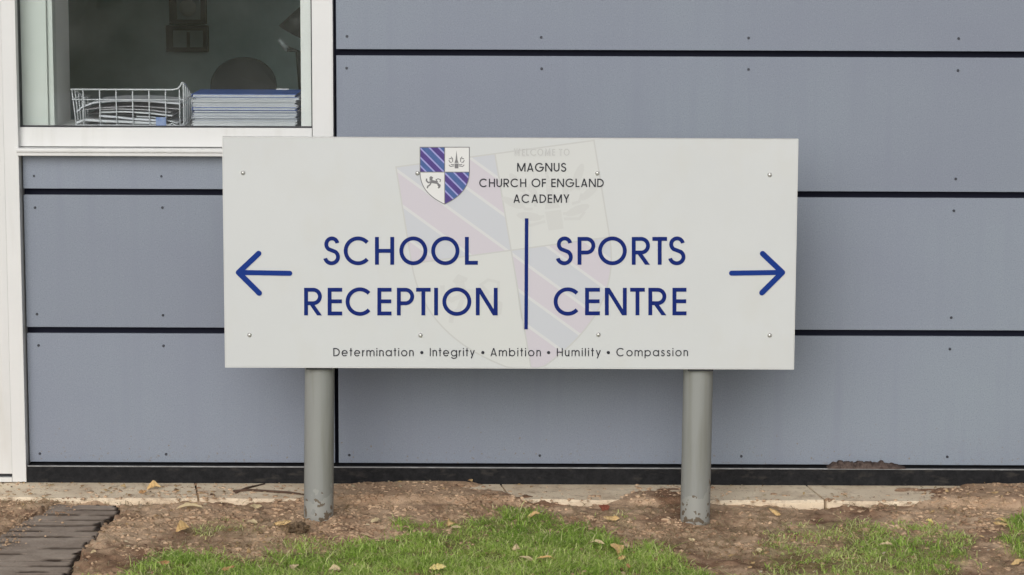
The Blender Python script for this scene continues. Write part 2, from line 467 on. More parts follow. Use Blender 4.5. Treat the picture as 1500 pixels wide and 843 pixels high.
tube(bm, [(xt0, YA, zt), (xt0 + .004, YA + .04, zt - .004), (xt0 + .012, YA + .11, zt - .026), (xt0 + .014, YB, zt - .034)], 0.0024)
tube(bm, [(xt1 + .001, YA, ztop2), (xt1 + .001, YA + .05, ztop2 - .006), (xt1, YB - .05, zt - .02), (xt1, YB, zt - .034)], 0.0024)
mesh_obj('rim', bm, M_wire, tr, True)
for k in range(7):
    f = (k + 0.78) / 6.9 if k else 0.09
    x = at(122 + 24.1 * k, 160, YA).x if k < 6 else at(263, 160, YA).x
    for y in (YA + .001,):
        bm = tube(bmesh.new(), [(x, y, zt), (x, y + (.004 if y < .1 else -.004), zb)], r_)
        mesh_obj('wire', bm, M_wire, tr, True)
    mesh_obj('wire', tube(bmesh.new(), [(x, YA + .004, zb), (x, YB - .004, zb)], r_), M_wire, tr, True)
for k in range(6):
    y = YA + 0.012 + k * 0.038; dz_ = -.034 * k / 5.0
    mesh_obj('wire', tube(bmesh.new(), [(xt0 + .002 * k, y, zt + dz_), (xb0 - .012, y, zb)], r_), M_wire, tr, True)
    mesh_obj('wire', tube(bmesh.new(), [(xt1 + .002, y, ztop2 + dz_ * 1.3), (xb1 + .008, y, zb)], r_), M_wire, tr, True)
for zz in (zt - 0.027, zb):
    f = (zt - zz) / (zt - zb)
    bm = bmesh.new()
    xa = xt0 + (xb0 - .012 - xt0) * f
    for y in ((YA - .001,) if zz > zb else (YA - .001, YB + .001)): tube(bm, [(xa, y, zz), (xt1 + .003, y, zz)], r_)
    tube(bm, [(xa, YA, zz), (xa, YB, zz)], r_); tube(bm, [(xt1 + .003, YA, zz), (xt1 + .003, YB, zz)], r_)
    mesh_obj('cross_wire', bm, M_wire, tr, True)

def sheet(name, pts, th, y0, y1, m_, label, cat='papers', group='papers in the wire tray'):
    """bent sheaf: pts = photo pixels of its front edge"""
    P = [at(u, v, y0) for u, v in pts]
    bm = bmesh.new(); prev = None
    # resample smoothly
    Q = []
    n = 14
    for i in range(n + 1):
        t = i / n * (len(P) - 1); k = min(int(t), len(P) - 2); f = t - k
        f2 = f * f * (3 - 2 * f) * .5 + f * .5
        Q.append((P[k].x * (1 - f) + P[k + 1].x * f, P[k].z * (1 - f2) + P[k + 1].z * f2))
    for i, (x, z) in enumerate(Q):
        j = rnd.uniform(-.0015, .0015)
        z = max(z, ZS + 0.0105)
        r = [bm.verts.new(c) for c in ((x, y0 + j, z - th / 2), (x, y0 + j, z + th / 2), (x, y1, z + th / 2), (x, y1, z - th / 2))]
        if prev:
            for k in range(4): bm.faces.new((prev[k], prev[(k + 1) % 4], r[(k + 1) % 4], r[k]))
        else: bm.faces.new(r[::-1])
        prev = r
    bm.faces.new(prev)
    o = mesh_obj(name, bm, m_)
    return tag(o, label, cat, group)
Y0 = YA + 0.010
sheet('plastic_folder', [(112, 164), (122, 156), (140, 150), (170, 148), (210, 148), (262, 152)], 0.0045, Y0, YB - .02, M_folder, 'glossy white folder arching over the top of the papers in the wire tray', 'folder')
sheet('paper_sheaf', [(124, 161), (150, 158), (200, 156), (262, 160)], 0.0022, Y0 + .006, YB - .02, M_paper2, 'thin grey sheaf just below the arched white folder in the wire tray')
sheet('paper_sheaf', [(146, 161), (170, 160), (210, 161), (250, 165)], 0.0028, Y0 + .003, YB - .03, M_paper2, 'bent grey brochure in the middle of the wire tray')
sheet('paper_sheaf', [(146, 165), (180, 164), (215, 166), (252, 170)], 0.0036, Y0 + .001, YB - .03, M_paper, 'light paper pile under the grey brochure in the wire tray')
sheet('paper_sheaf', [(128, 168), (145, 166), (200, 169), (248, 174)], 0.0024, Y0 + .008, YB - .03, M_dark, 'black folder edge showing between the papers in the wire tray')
sheet('paper_sheaf', [(145, 170), (165, 171.5), (200, 175), (240, 177)], 0.0052, Y0, YB - .03, M_folder, 'white plastic wallet sloping down to the right in the wire tray', 'folder')
sheet('paper_sheaf', [(112, 180), (124, 176), (160, 178), (235, 181)], 0.0060, Y0 + .002, YB - .03, M_paper, 'lowest white paper pile lying on the wires of the tray')
sheet('paper_sheaf', [(200, 171), (225, 172), (250, 178), (260, 181)], 0.0024, Y0 + .004, YB - .05, M_paper, 'curled paper corner at the right end of the wire tray')
bm = box(bmesh.new(), at(228, 180, YA - .006).x, at(243, 180, YA - .006).x, YA - .004, YA + .004, at(235, 186, YA).z, at(235, 172, YA).z, .001)
tag(mesh_obj('label_clip', bm, mat('pale blue plastic', (0.13, 0.22, 0.50), .5, col2=(.3, .38, .6), nscale=90)), 'small blue clip on the front wires of the letter tray', 'clip')
# loops of a white cord at tray end
bm = bmesh.new()
tube(bm, [tuple(at(u, v, YA - .002)) for u, v in ((246, 184), (252, 181), (258, 184), (264, 186), (268, 183))], 0.0016)
tag(mesh_obj('cord_loop', bm, M_wire, None, True), 'short curl of white cord beside the blue clip on the sill', 'cord')

# exercise books
ordn = ['topmost', 'second', 'third', 'fourth', 'fifth', 'sixth', 'seventh', 'eighth', 'ninth', 'tenth', 'eleventh', 'bottom']
bz1 = at(360, 138.5, YA).z
bx0, bx1 = at(281, 160, YA).x, at(438.5, 160, YA).x
hts = [1.15, .9, .8, 1.0, .8, 1.05, .95, 1.0, .9, 1.0, .9, 1.25]
tot = sum(hts); cur = bz1
covs = [M_bluecov, M_palecov, M_whitecov, M_palecov, M_whitecov, M_bluecov, M_navycov, M_palecov, M_palecov, M_palecov, M_whitecov, M_whitecov]
cn = ['royal blue', 'pale grey', 'white', 'pale grey', 'white', 'royal blue', 'navy', 'pale grey', 'pale grey', 'pale grey', 'white', 'white']
for i in range(12):
    th = hts[i] / tot * (bz1 - ZS - 0.001)
    z1_ = cur - 0.0003; z0_ = cur - th + 0.0003; cur -= th
    dx, dy = rnd.uniform(-.005, .005), rnd.uniform(0, .008)
    x0, x1, y0, y1 = bx0 + dx + .004, bx1 + dx - .004, YA + .004 + dy, YA + .004 + dy + 0.205
    b = empty('exercise_book', ((x0 + x1) / 2, (y0 + y1) / 2, z0_))
    pos = '%s exercise book in the stack beside the tray, %s cover' % (ordn[i], cn[i]) if i in (0, 11) else '%s exercise book from the top of the stack beside the tray, %s cover' % (ordn[i], cn[i])
    tag(b, pos, 'exercise book', 'exercise books stacked on the sill')
    c = 0.0011
    bm = bmesh.new()
    box(bm, x0, x1, y0, y1, z0_, z0_ + c); box(bm, x0, x1, y0, y1, z1_ - c, z1_)
    box(bm, x0 - .0012, x0 - .0001, y0, y1, z0_, z1_)
    mesh_obj('cover', bm, covs[i], b)
    bm = bmesh.new(); nl = 3
    hh = (z1_ - z0_ - 2 * c) / nl
    for k in range(nl):
        e = rnd.uniform(0, .004)
        box(bm, x0 + .001 + rnd.uniform(0, .003), x1 - .002 - e, y0 + .001 + rnd.uniform(0, .003), y1 - .002, z0_ + c + k * hh + .0001, z0_ + c + (k + 1) * hh - .0001)
    mesh_obj('pages', bm, M_paper, b)
bm = box(bmesh.new(), at(406, 131, YB).x, at(424, 131, YB).x, YB - .03, YB - .01, bz1 + .0002, bz1 + .003, .0008)
tag(mesh_obj('eraser', bm, M_whitecov), 'small white eraser lying on the topmost blue exercise book', 'eraser')

# dim things further back in the room
M_chair = mat('black chair fabric', (0.010, 0.013, 0.016), 0.9)
M_black = mat('dim frame', (0.025, 0.03, 0.032), 0.6)
ch = empty('office_chair', (at(358, 120, .9).x, 1.1, RZ0))
tag(ch, 'dark round backed office chair in the dim room behind the exercise books', 'chair')
cx, cz = ch.location.x, at(358, 128, 0.9).z
bm = bmesh.new()
prof = [(math.cos(t) * 0.100, math.sin(t) * 0.092) for t in [math.pi * k / 20 for k in range(21)]]
prof = [(0.105, -0.30)] + prof + [(-0.105, -0.30)]
fr_ = [bm.verts.new((cx + a, 0.88 - 0.02 * (1 - (a / .11) ** 2), cz + b_)) for a, b_ in prof]
bk_ = [bm.verts.new((cx + a * .94, 0.94, cz + b_ * .96)) for a, b_ in prof]
bm.faces.new(fr_[::-1]); bm.faces.new(bk_)
for i in range(len(prof)):
    j = (i + 1) % len(prof); bm.faces.new((fr_[i], fr_[j], bk_[j], bk_[i]))
mesh_obj('backrest', bm, M_chair, ch, False)
boxobj('seat', M_chair, ch, cx - .22, cx + .22, 0.95, 1.38, cz - .52, cz - .45, .02)
mesh_obj('pedestal', tube(bmesh.new(), [(cx, 1.15, RZ0 + .08), (cx, 1.15, cz - .52)], .025, 10), M_black, ch)
for k in range(5):
    a = k * 2 * math.pi / 5
    mesh_obj('foot', tube(bmesh.new(), [(cx, 1.15, RZ0 + .09), (cx + .28 * math.cos(a), 1.15 + .28 * math.sin(a), RZ0 + .03)], .02, 6), M_black, ch)
def back_frame(name, label, cat, u0, v0, u1, v1, y, t, inner):
    a = at(u0, v0, y); b_ = at(u1, v1, y)
    e = empty(name, ((a.x + b_.x) / 2, y, b_.z)); tag(e, label, cat)
    boxobj('panel', inner, e, a.x + t, b_.x - t, y - .008, y + .02, b_.z + t, a.z - t)
    bm = bmesh.new()
    box(bm, a.x, b_.x, y - .02, y + .03, a.z - t, a.z); box(bm, a.x, b_.x, y - .02, y + .03, b_.z, b_.z + t)
    box(bm, a.x, a.x + t * 1.5, y - .02, y + .03, b_.z + t, a.z - t); box(bm, b_.x - t, b_.x, y - .02, y + .03, b_.z + t, a.z - t)
    mesh_obj('frame', bm, M_black, e)
    return e
M_fr_in = mat('dim panel', (0.24, 0.32, 0.33), 0.6)
e = back_frame('wall_cabinet', 'dim two door cabinet on the back wall of the room above the wire tray', 'cabinet', 244, 38, 305, 76, RY1 - .04, .018, M_fr_in)
a = at(276, 40, RY1 - .05)
boxobj('door_divider', M_black, e, a.x - .006, a.x + .006, RY1 - .062, RY1 - .05, at(275, 74, RY1 - .05).z, at(275, 47, RY1 - .05).z)
e = back_frame('picture_frame', 'dim picture frame hanging above the cabinet in the dark room', 'picture', 248, -30, 302, 36, RY1 - .04, .02, M_fr_in)
a = at(275, 12, RY1 - .07)
bm = bmesh.new(); bmesh.ops.create_icosphere(bm, subdivisions=2, radius=.035, matrix=Matrix.Translation(a) @ Matrix.Diagonal((1, .3, 1, 1)))
mesh_obj('mount', bm, mat('grey mount', (.35, .38, .37), .6), e, True)
bm = tube(bmesh.new(), [tuple(at(408, 58, 1.4)), tuple(at(421, 72, 1.4))], [.006, .010], 8)
a = at(436, 40, 1.45)
lamp = empty('desk_lamp', (a.x, 1.4, a.z - .4)); tag(lamp, 'dark desk lamp with a pale arm at the right side of the dim room', 'lamp')
mesh_obj('arm', bm, mat('pale metal', (.28, .32, .34), .4), lamp, True)
bm = bmesh.new()
bmesh.ops.create_cone(bm, cap_ends=True, segments=20, radius1=.05, radius2=.018, depth=.09, matrix=Matrix.Translation((a.x + .005, 1.45, a.z + .02)) @ Matrix.Rotation(.5, 4, 'Y'))
mesh_obj('lamp_shade', bm, M_black, lamp, True)
mesh_obj('stand', tube(bmesh.new(), [tuple(at(421, 72, 1.4)), tuple(at(437, 76, 1.4)), (at(452, 90, 1.4).x, 1.4, 0.62)], .009, 8), M_black, lamp, True)
boxobj('desk_top', mat('dark desk', (.06, .055, .05), .5), bld, RX0 + .6, -.3, .95, 1.75, .585, .615)

# ------------------------------------------------------------------ the sign
YS = -0.446                                   # face of the sign
sign = empty('school_sign', (0, -0.385, 0))
tag(sign, 'wide off white school sign on two grey posts with navy lettering and arrows', 'sign')
c00, c10, c01, c11 = at(326.5, 203.5, YS), at(1169, 203.5, YS), at(330.5, 538.8, YS), at(1161.8, 539.6, YS)
SX0, SX1 = (c00.x + c01.x) / 2, (c10.x + c11.x) / 2
SZ1, SZ0 = (c00.z + c10.z) / 2, (c01.z + c11.z) / 2
bm = bmesh.new()
box(bm, SX0, SX1, YS, YS + 0.004, SZ0, SZ1, 0.0008)
mesh_obj('face_panel', bm, M_sign, sign)
bm = bmesh.new()
e_ = 0.0016
for (xa, xb, za, zb_) in ((SX0 - e_, SX1 + e_, SZ1 + .0002, SZ1 + e_), (SX0 - e_, SX1 + e_, SZ0 - e_, SZ0 - .0002), (SX0 - e_, SX0 - .0002, SZ0 - .0001, SZ1 + .0001), (SX1 + .0002, SX1 + e_, SZ0 - .0001, SZ1 + .0001)):
    box(bm, xa, xb, YS - .0006, YS + 0.022, za, zb_)
mesh_obj('edge_trim', bm, M_signedge, sign)
# rails behind and clamps
for zz in (SZ1 - .09, SZ0 + .09):
    boxobj('rail', M_flash, sign, SX0 + .03, SX1 - .03, YS + .0042, YS + .018, zz - .015, zz + .015)

def post_mat():
    m = bpy.data.materials.new('peeling post paint'); m.use_nodes = True
    N = m.node_tree.nodes; L = m.node_tree.links; b = N['Principled BSDF']; b.inputs['Roughness'].default_value = .55
    geo = N.new('ShaderNodeNewGeometry'); sp = N.new('ShaderNodeSeparateXYZ'); L.new(geo.outputs['Position'], sp.inputs[0])
    def noise(s, d):
        n = N.new('ShaderNodeTexNoise'); n.inputs['Scale'].default_value = s; n.inputs['Detail'].default_value = d
        L.new(geo.outputs['Position'], n.inputs['Vector']); return n.outputs['Fac']
    n1 = noise(28, 4)
    md = N.new('ShaderNodeMath'); md.operation = 'MULTIPLY_ADD'; md.inputs[1].default_value = -0.30; md.inputs[2].default_value = 0.0
    L.new(n1, md.inputs[0])
    ad = N.new('ShaderNodeMath'); ad.operation = 'ADD'; L.new(sp.outputs['Z'], ad.inputs[0]); L.new(md.outputs[0], ad.inputs[1])
    lt = N.new('ShaderNodeMath'); lt.operation = 'LESS_THAN'; lt.inputs[1].default_value = -0.085; L.new(ad.outputs[0], lt.inputs[0])
    n2 = noise(45, 3)
    g2 = N.new('ShaderNodeMath'); g2.operation = 'GREATER_THAN'; g2.inputs[1].default_value = .57; L.new(n2, g2.inputs[0])
    base = mixrgb(N, L, (0.25, 0.26, 0.25), (0.28, 0.288, 0.276), noise(6, 3))
    stn = N.new('ShaderNodeMapping'); stn.inputs['Scale'].default_value = (40, 40, 3); L.new(geo.outputs['Position'], stn.inputs['Vector'])
    stx = N.new('ShaderNodeTexNoise'); stx.inputs['Detail'].default_value = 5; stx.inputs['Scale'].default_value = 1; L.new(stn.outputs[0], stx.inputs['Vector'])
    rr_ = N.new('ShaderNodeMapRange'); rr_.inputs[1].default_value = .48; rr_.inputs[2].default_value = .78; L.new(stx.outputs['Fac'], rr_.inputs[0])
    base = mixrgb(N, L, base, (0.20, 0.20, 0.175), rr_.outputs[0])
    worn = mixrgb(N, L, (0.31, 0.315, 0.295), (0.14, 0.11, 0.08), g2.outputs[0])
    L.new(mixrgb(N, L, base, worn, lt.outputs[0]), b.inputs['Base Color'])
    bp = N.new('ShaderNodeBump'); bp.inputs['Strength'].default_value = .15; bp.inputs['Distance'].default_value = .002
    L.new(noise(150, 4), bp.inputs['Height']); L.new(bp.outputs[0], b.inputs['Normal'])
    return m
M_postp = post_mat()
R_ = 0.0378; YP = YS + 0.0185 + R_
for (ut, ub) in ((468.2, 466.8), (1022.8, 1018.3)):
    xt, xb_ = at(ut, 545, YP).x, at(ub, 755, YP).x
    zt_, zb_ = at(ut, 545, YP).z, at(ub, 755, YP).z
    k = (xt - xb_) / (zt_ - zb_)
    px = lambda z: xb_ + k * (z - zb_)
    bm = tube(bmesh.new(), [(px(z), YP, z) for z in (-0.05, .02, .08, .2, .4, SZ1 - .04)], R_, 32)
    mesh_obj('post', bm, M_postp, sign, True)
    for zz in (SZ1 - .09, SZ0 + .09):
        bm = tube(bmesh.new(), [(px(zz), YP, zz - .012), (px(zz), YP, zz + .012)], R_ + .003, 24)
        mesh_obj('clamp', bm, M_flash, sign, True)
    bm = bmesh.new(); box(bm, px(SZ0) - .030, px(SZ0) + .034, YS + .006, YS + .018, SZ0 - .0075, SZ0 - .0018)
    mesh_obj('bracket', bm, M_gasket, sign)

for (u, v) in ((356, 253.5), (611.5, 254), (875, 254), (1127.5, 256.5), (365.5, 491), (616, 491.5), (876.5, 490.5), (1127.5, 491.5)):
    p_ = at(u, v, YS)
    bm = bmesh.new()
    bmesh.ops.create_uvsphere(bm, u_segments=12, v_segments=8, radius=0.0058, matrix=Matrix.Translation((p_.x, YS - .0004, p_.z)) @ Matrix.Diagonal((1, .75, 1, 1)))
    mesh_obj('rivet', bm, M_rivet, sign, True)

# ---- printing on the sign: thin vinyl shapes, measured in photo pixels on the sign face
class Ink:
    def __init__(s, base): s.v = []; s.f = []; s.base = base
    def poly(s, pts, layer=0):
        pts = [(u, min(v, 538.6)) for u, v in pts]
        i0 = len(s.v)
        y = YS - s.base - layer * 0.00006
        for u, v in pts:
            p = at(u, v, YS); s.v.append((p.x, y, p.z))
        s.f.append(list(range(i0, i0 + len(pts))))
    def stroke(s, pts, w, layer=0, closed=False, rnd_cap=False):
        P = [Vector((a, b)) for a, b in pts]; n = len(P)
        L_, R2 = [], []
        for i in range(n):
            if closed: a, b, c = P[i - 1], P[i], P[(i + 1) % n]
            else: a, b, c = P[max(i - 1, 0)], P[i], P[min(i + 1, n - 1)]
            d1 = (b - a).normalized() if (b - a).length > 1e-9 else (c - b).normalized()
            d2 = (c - b).normalized() if (c - b).length > 1e-9 else d1
            t = (d1 + d2).normalized(); nn = Vector((-t.y, t.x))
            k = min(1 / max(nn.dot(Vector((-d1.y, d1.x))), .3), 2.5)
            L_.append(b + nn * w / 2 * k); R2.append(b - nn * w / 2 * k)
        rng = range(n if closed else n - 1)
        for i in rng:
            j = (i + 1) % n
            s.poly([tuple(L_[i]), tuple(L_[j]), tuple(R2[j]), tuple(R2[i])], layer)
        if rnd_cap:
            for p, l in ((P[0], layer + 1), (P[-1], layer + 2)):
                s.poly([(p.x + w / 2 * math.cos(t), p.y + w / 2 * math.sin(t)) for t in [2 * math.pi * k / 20 for k in range(20)]], l)
    def build(s, name, m_, label=None):
        me = bpy.data.meshes.new(name); me.from_pydata(s.v, [], s.f)
        me.materials.append(m_)
        o = link(bpy.data.objects.new(name, me)); o.parent = sign; o.matrix_parent_inverse = Matrix.Translation(-sign.location)
        if label: o['label'] = label
        return o

def arc(cx, cy, rx, ry, a0, a1, n=28):
    return [(cx + rx * math.cos(math.radians(a0 + (a1 - a0) * i / n)), cy + ry * math.sin(math.radians(a0 + (a1 - a0) * i / n))) for i in range(n + 1)]

WID = dict(A=.74, C=.93, D=.74, E=.5, F=.47, G=.98, H=.69, I=.13, L=.45, M=.92, N=.78, O=1.0, P=.62, R=.63, S=.6, T=.52, U=.64, W=1.05, Y=.66,
           a=.70, b=.70, e=.68, g=.70, i=.12, l=.12, m=.90, n=.50, o=.70, p=.70, r=.28, s=.42, t=.30, u=.50, y=.54)
for _k in WID:
    if _k.islower() and _k not in 'il': WID[_k] *= 1.10
    elif _k.isupper() and _k not in 'I': WID[_k] *= 1.06
WID[' '] = .30
def glyph(ink, ch, x0, w, vb, h, t, extra=0):
    """x0 left edge px, w width px, vb baseline px, h cap height px, t stroke px"""
    ly = [0]
    def S(pts, closed=False):
        ink.stroke([(x0 + a, vb - b) for a, b in pts], t, ly[0], closed); ly[0] += 1
    def D(xa, ya, xb, yb, tt=None):     # diagonal with horizontal cuts, xa/xb = centre of cut
        tt = tt or t; L_ = math.hypot(xb - xa, yb - ya); s_ = tt * L_ / abs(yb - ya) / 2
        ink.poly([(x0 + xa - s_, vb - ya), (x0 + xa + s_, vb - ya), (x0 + xb + s_, vb - yb), (x0 + xb - s_, vb - yb)], ly[0]); ly[0] += 1
    q = t / 2; xh = h * .745; o = t * .12
    if ch == 'S' or ch == 's':
        H = h if ch == 'S' else xh
        c1, c2 = H * .735 + q * .0, H * .28
        r1y = H - c1 - q + o; r2y = c2 - q + o
        r1x = (w * .90) / 2 - q; r2x = w / 2 - q
        S(arc(w * .52, c1, r1x, r1y, 12, 235) + arc(w * .5, c2, r2x, r2y, 55, -168))
    elif ch == 'C': 
        R = h / 2 - q + o; S(arc(R + q, h / 2, R, R, 42, 318, 40))
    elif ch == 'G':
        R = h / 2 - q + o; S(arc(R + q, h / 2, R, R, 40, 360, 40)); S([(R + q, h / 2), (2 * R + t, h / 2)])
    elif ch == 'O':
        R = h / 2 - q + o; n = 44
        S(arc(w / 2, h / 2, w / 2 - q, R, 0, 360, n)[:-1], True)
    elif ch == 'H': S([(q, 0), (q, h)]); S([(w - q, 0), (w - q, h)]); S([(t, h * .5), (w - t, h * .5)])
    elif ch == 'L': S([(q, 0), (q, h)]); S([(t, q), (w, q)])
    elif ch == 'I': S([(w / 2, 0), (w / 2, h)])
    elif ch in 'EF':
        S([(q, 0), (q, h)]); S([(t, h - q), (w, h - q)]); S([(t, h * .51), (w * .98, h * .51)])
        if ch == 'E': S([(t, q), (w, q)])
    elif ch in 'PR':
        ym = h * .44; rr = (h - q - ym) / 2
        S([(q, 0), (q, h)])
        S([(t, h - q), (w - q - rr, h - q)] + arc(w - q - rr, h - q - rr, rr, rr, 90, -90, 18)[1:] + [(t, ym)])
        if ch == 'R': D(w * .46, ym - q * .9, w - t * .62, 0)
    elif ch == 'T': S([(0, h - q), (w, h - q)]); S([(w / 2, 0), (w / 2, h - t)])
    elif ch == 'N': S([(q, 0), (q, h)]); S([(w - q, 0), (w - q, h)]); D(t * .62, h, w - t * .62, 0)
    elif ch == 'A': D(t * .55, 0, w / 2, h); D(w - t * .55, 0, w / 2, h); S([(w * .22, h * .27), (w * .78, h * .27)])
    elif ch == 'M': S([(q, 0), (q, h)]); S([(w - q, 0), (w - q, h)]); D(t * .6, h, w / 2, h * .05); D(w - t * .6, h, w / 2, h * .05)
    elif ch == 'W': D(t * .5, h, w * .27, 0); D(w * .27, 0, w * .5, h); D(w * .5, h, w * .73, 0); D(w * .73, 0, w - t * .5, h)
    elif ch == 'Y': D(t * .55, h, w / 2, h * .42); D(w - t * .55, h, w / 2, h * .42); S([(w / 2, 0), (w / 2, h * .46)])
    elif ch == 'U':
        r = w / 2 - q; S([(q, h), (q, r + q)] + arc(w / 2, r + q, r, r, 180, 360, 18)[1:] + [(w - q, h)])
    elif ch == 'D':
        r = h / 2 - q; S([(q, 0), (q, h)]); S([(t, h - q), (w - q - r, h - q)] + arc(w - q - r, h / 2, r, r, 90, -90, 22)[1:] + [(t, q)])
    elif ch in 'oabgp':
        r = xh / 2 - q + o; rx = w / 2 - q
        S(arc(w / 2, xh / 2, rx, r, 0, 360, 26)[:-1], True)
        if ch == 'a': S([(w - q, 0), (w - q, xh)])
        if ch == 'b': S([(q, 0), (q, h)])
        if ch == 'p': S([(q, -h * .26), (q, xh)])
        if ch == 'g': S([(w - q, xh), (w - q, -h * .02)] + arc(w / 2, -h * .02, rx, h * .24, 0, -160, 14)[1:])
    elif ch == 'e':
        r = xh / 2 - q + o; S(arc(w / 2, xh / 2, w / 2 - q, r, 2, 318, 26)); S([(t, xh / 2), (w - q * .3, xh / 2)])
    elif ch == 'i': S([(w / 2, 0), (w / 2, xh)]); S([(w / 2, h - t * 1.1), (w / 2, h)])
    elif ch == 'l': S([(w / 2, 0), (w / 2, h)])
    elif ch == 'n':
        r = w / 2 - q; S([(q, 0), (q, xh)]); S([(q + .01, xh - r - q)] + arc(w / 2, xh - r - q + o, r, r, 170, 0, 14)[0:] + [(w - q, 0)])
    elif ch == 'u':
        r = w / 2 - q; S([(w - q, 0), (w - q, xh)]); S([(q, xh)] + arc(w / 2, r + q - o, r, r, 180, 350, 14))
    elif ch == 'm':
        ww = w / 2 + q * .5; r = ww / 2 - q
        S([(q, 0), (q, xh)])
        S([(q + .01, xh - r - q)] + arc(ww / 2, xh - r - q + o, r, r, 170, 0, 12) + [(ww - q, 0)])
        S(arc(w - ww / 2, xh - r - q + o, r, r, 180, 0, 12) + [(w - q, 0)])
    elif ch == 'r': S([(q, 0), (q, xh)]); S(arc(w, xh * .5, w - q, xh * .5 - q, 165, 90, 8))
    elif ch == 't': S([(w / 2, 0), (w / 2, h)]); S([(0, xh - q), (w, xh - q)])
    elif ch == 'y': D(t * .5, xh, w * .52, 0.02 * h); D(w - t * .5, xh, w * .27, -h * .26)

def bigword(word, boxes, vt, vb, t=5.7):
    ink = Ink(0.0016)
    for c, (a, b) in zip(word, boxes): glyph(ink, c, a, b - a, vb, vb - vt, t)
    ink.build('lettering', M_navy, 'navy word ' + word)
bigword('SCHOOL', [(473.4, 498), (503.5, 542), (549.3, 577.4), (585, 626), (631.6, 673), (681, 700)], 347.3, 388)
bigword('RECEPTION', [(445.5, 471.5), (480, 501.3), (506.3, 545), (552.8, 573.6), (581.4, 606.7), (609.5, 630.8), (636, 641.5), (648, 690.4), (697, 729)], 421.8, 462.2)
bigword('SPORTS', [(814, 839), (846, 872), (876, 918), (925.4, 952), (955.6, 977), (978.5, 1004)], 347.3, 388)
bigword('CENTRE', [(811, 850), (857, 878.7), (886, 918), (923, 944.5), (949.7, 976), (985, 1005.5)], 421.8, 462)

def line(text, u0, u1, vt, vb, t, m_, base=0.0016, gap=.15, name='lettering'):
    ink = Ink(base); h = vb - vt
    def W(c): return max(WID[c] * h, t if c in 'iIl' else 0)
    tot = sum(W(c) for c in text); n = len(text) - 1
    g = (u1 - u0 - tot) / n
    x = u0
    if g < gap * h * .5:
        k = (u1 - u0) / (tot + gap * h * n); g = gap * h * k
    else: k = 1
    for c in text:
        w = W(c) * k
        if c != ' ': glyph(ink, c, x, w, vb, h, t)
        x += w + g
    ink.build(name, m_, 'words ' + text)
line('MAGNUS', 757.5, 829.5, 239, 251.6, 1.75, M_char)
line('CHURCH OF ENGLAND', 702, 884.4, 262, 274.3, 1.75, M_char)
line('ACADEMY', 752, 834, 285, 297.4, 1.75, M_char)
M_ghost = mat('pale grey print', (0.47, 0.47, 0.465), 0.5)
line('WELCOME TO', 752.3, 835, 217.8, 228.8, 1.9, M_ghost, 0.0007)
line('WELCOME TO', 752.3, 835, 217.8, 228.8, 0.8, M_sign, 0.0012)
for w_, a_, b_ in (('Determination', 488.3, 606), ('Integrity', 629.6, 695.5), ('Ambition', 718.4, 792.3), ('Humility', 815.6, 880), ('Compassion', 902.8, 1007.8)):
    line(w_, a_, b_, 510, 522, 1.5, M_char)
ink = Ink(0.0016)
for u in (618, 707.3, 803.6, 891):
    ink.poly([(u + 2.4 * math.cos(t), 516.7 + 2.4 * math.sin(t)) for t in [2 * math.pi * k / 16 for k in range(16)]])
ink.build('lettering', M_char, 'round dots between the small words')
ink = Ink(0.0016); ink.stroke([(771.4, 320), (770.6, 482.6)], 5.2); ink.build('divider_line', M_navy)
for side, tip, sh, arms in (('left', (349.5, 399.3), (424.5, 400.6), ((379, 371.5), (379.8, 429.5))), ('right', (1146, 399.2), (1071.5, 400.4), ((1117, 371.8), (1116, 429)))):
    ink = Ink(0.0016)
    ink.stroke([tip, sh], 7.4, 0, rnd_cap=True)
    ink.stroke([arms[0], tip], 8.0, 4, rnd_cap=True)
    ink.stroke([tip, arms[1]], 8.0, 8, rnd_cap=True)
    ink.build('arrow', M_royal, 'royal blue arrow pointing ' + side)

def clip(poly, a, b, c):            # keep a*x+b*y <= c
    out = []
    for i in range(len(poly)):
        p, q = poly[i], poly[(i + 1) % len(poly)]
        dp = a * p[0] + b * p[1] - c; dq = a * q[0] + b * q[1] - c
        if dp <= 0: out.append(p)
        if (dp < 0 < dq) or (dq < 0 < dp):
            t = dp / (dp - dq); out.append((p[0] + t * (q[0] - p[0]), p[1] + t * (q[1] - p[1])))
    return out
bez = lambda p, t: tuple((1 - t) ** 3 * p[0][k] + 3 * (1 - t) ** 2 * t * p[1][k] + 3 * (1 - t) * t * t * p[2][k] + t ** 3 * p[3][k] for k in (0, 1))
RC = [bez(((1, .5), (1, .85), (.75, 1.03), (.5, 1.146)), i / 20) for i in range(21)]
SHIELD = [(0, 0), (1, 0)] + RC + [(1 - x, y) for x, y in RC[::-1][1:]]
def quad(i):
    P = SHIELD
    P = clip(P, 1, 0, .5) if i in (0, 2) else clip(P, -1, 0, -.5)
    return clip(P, 0, 1, .5) if i in (0, 1) else clip(P, 0, -1, -.5)
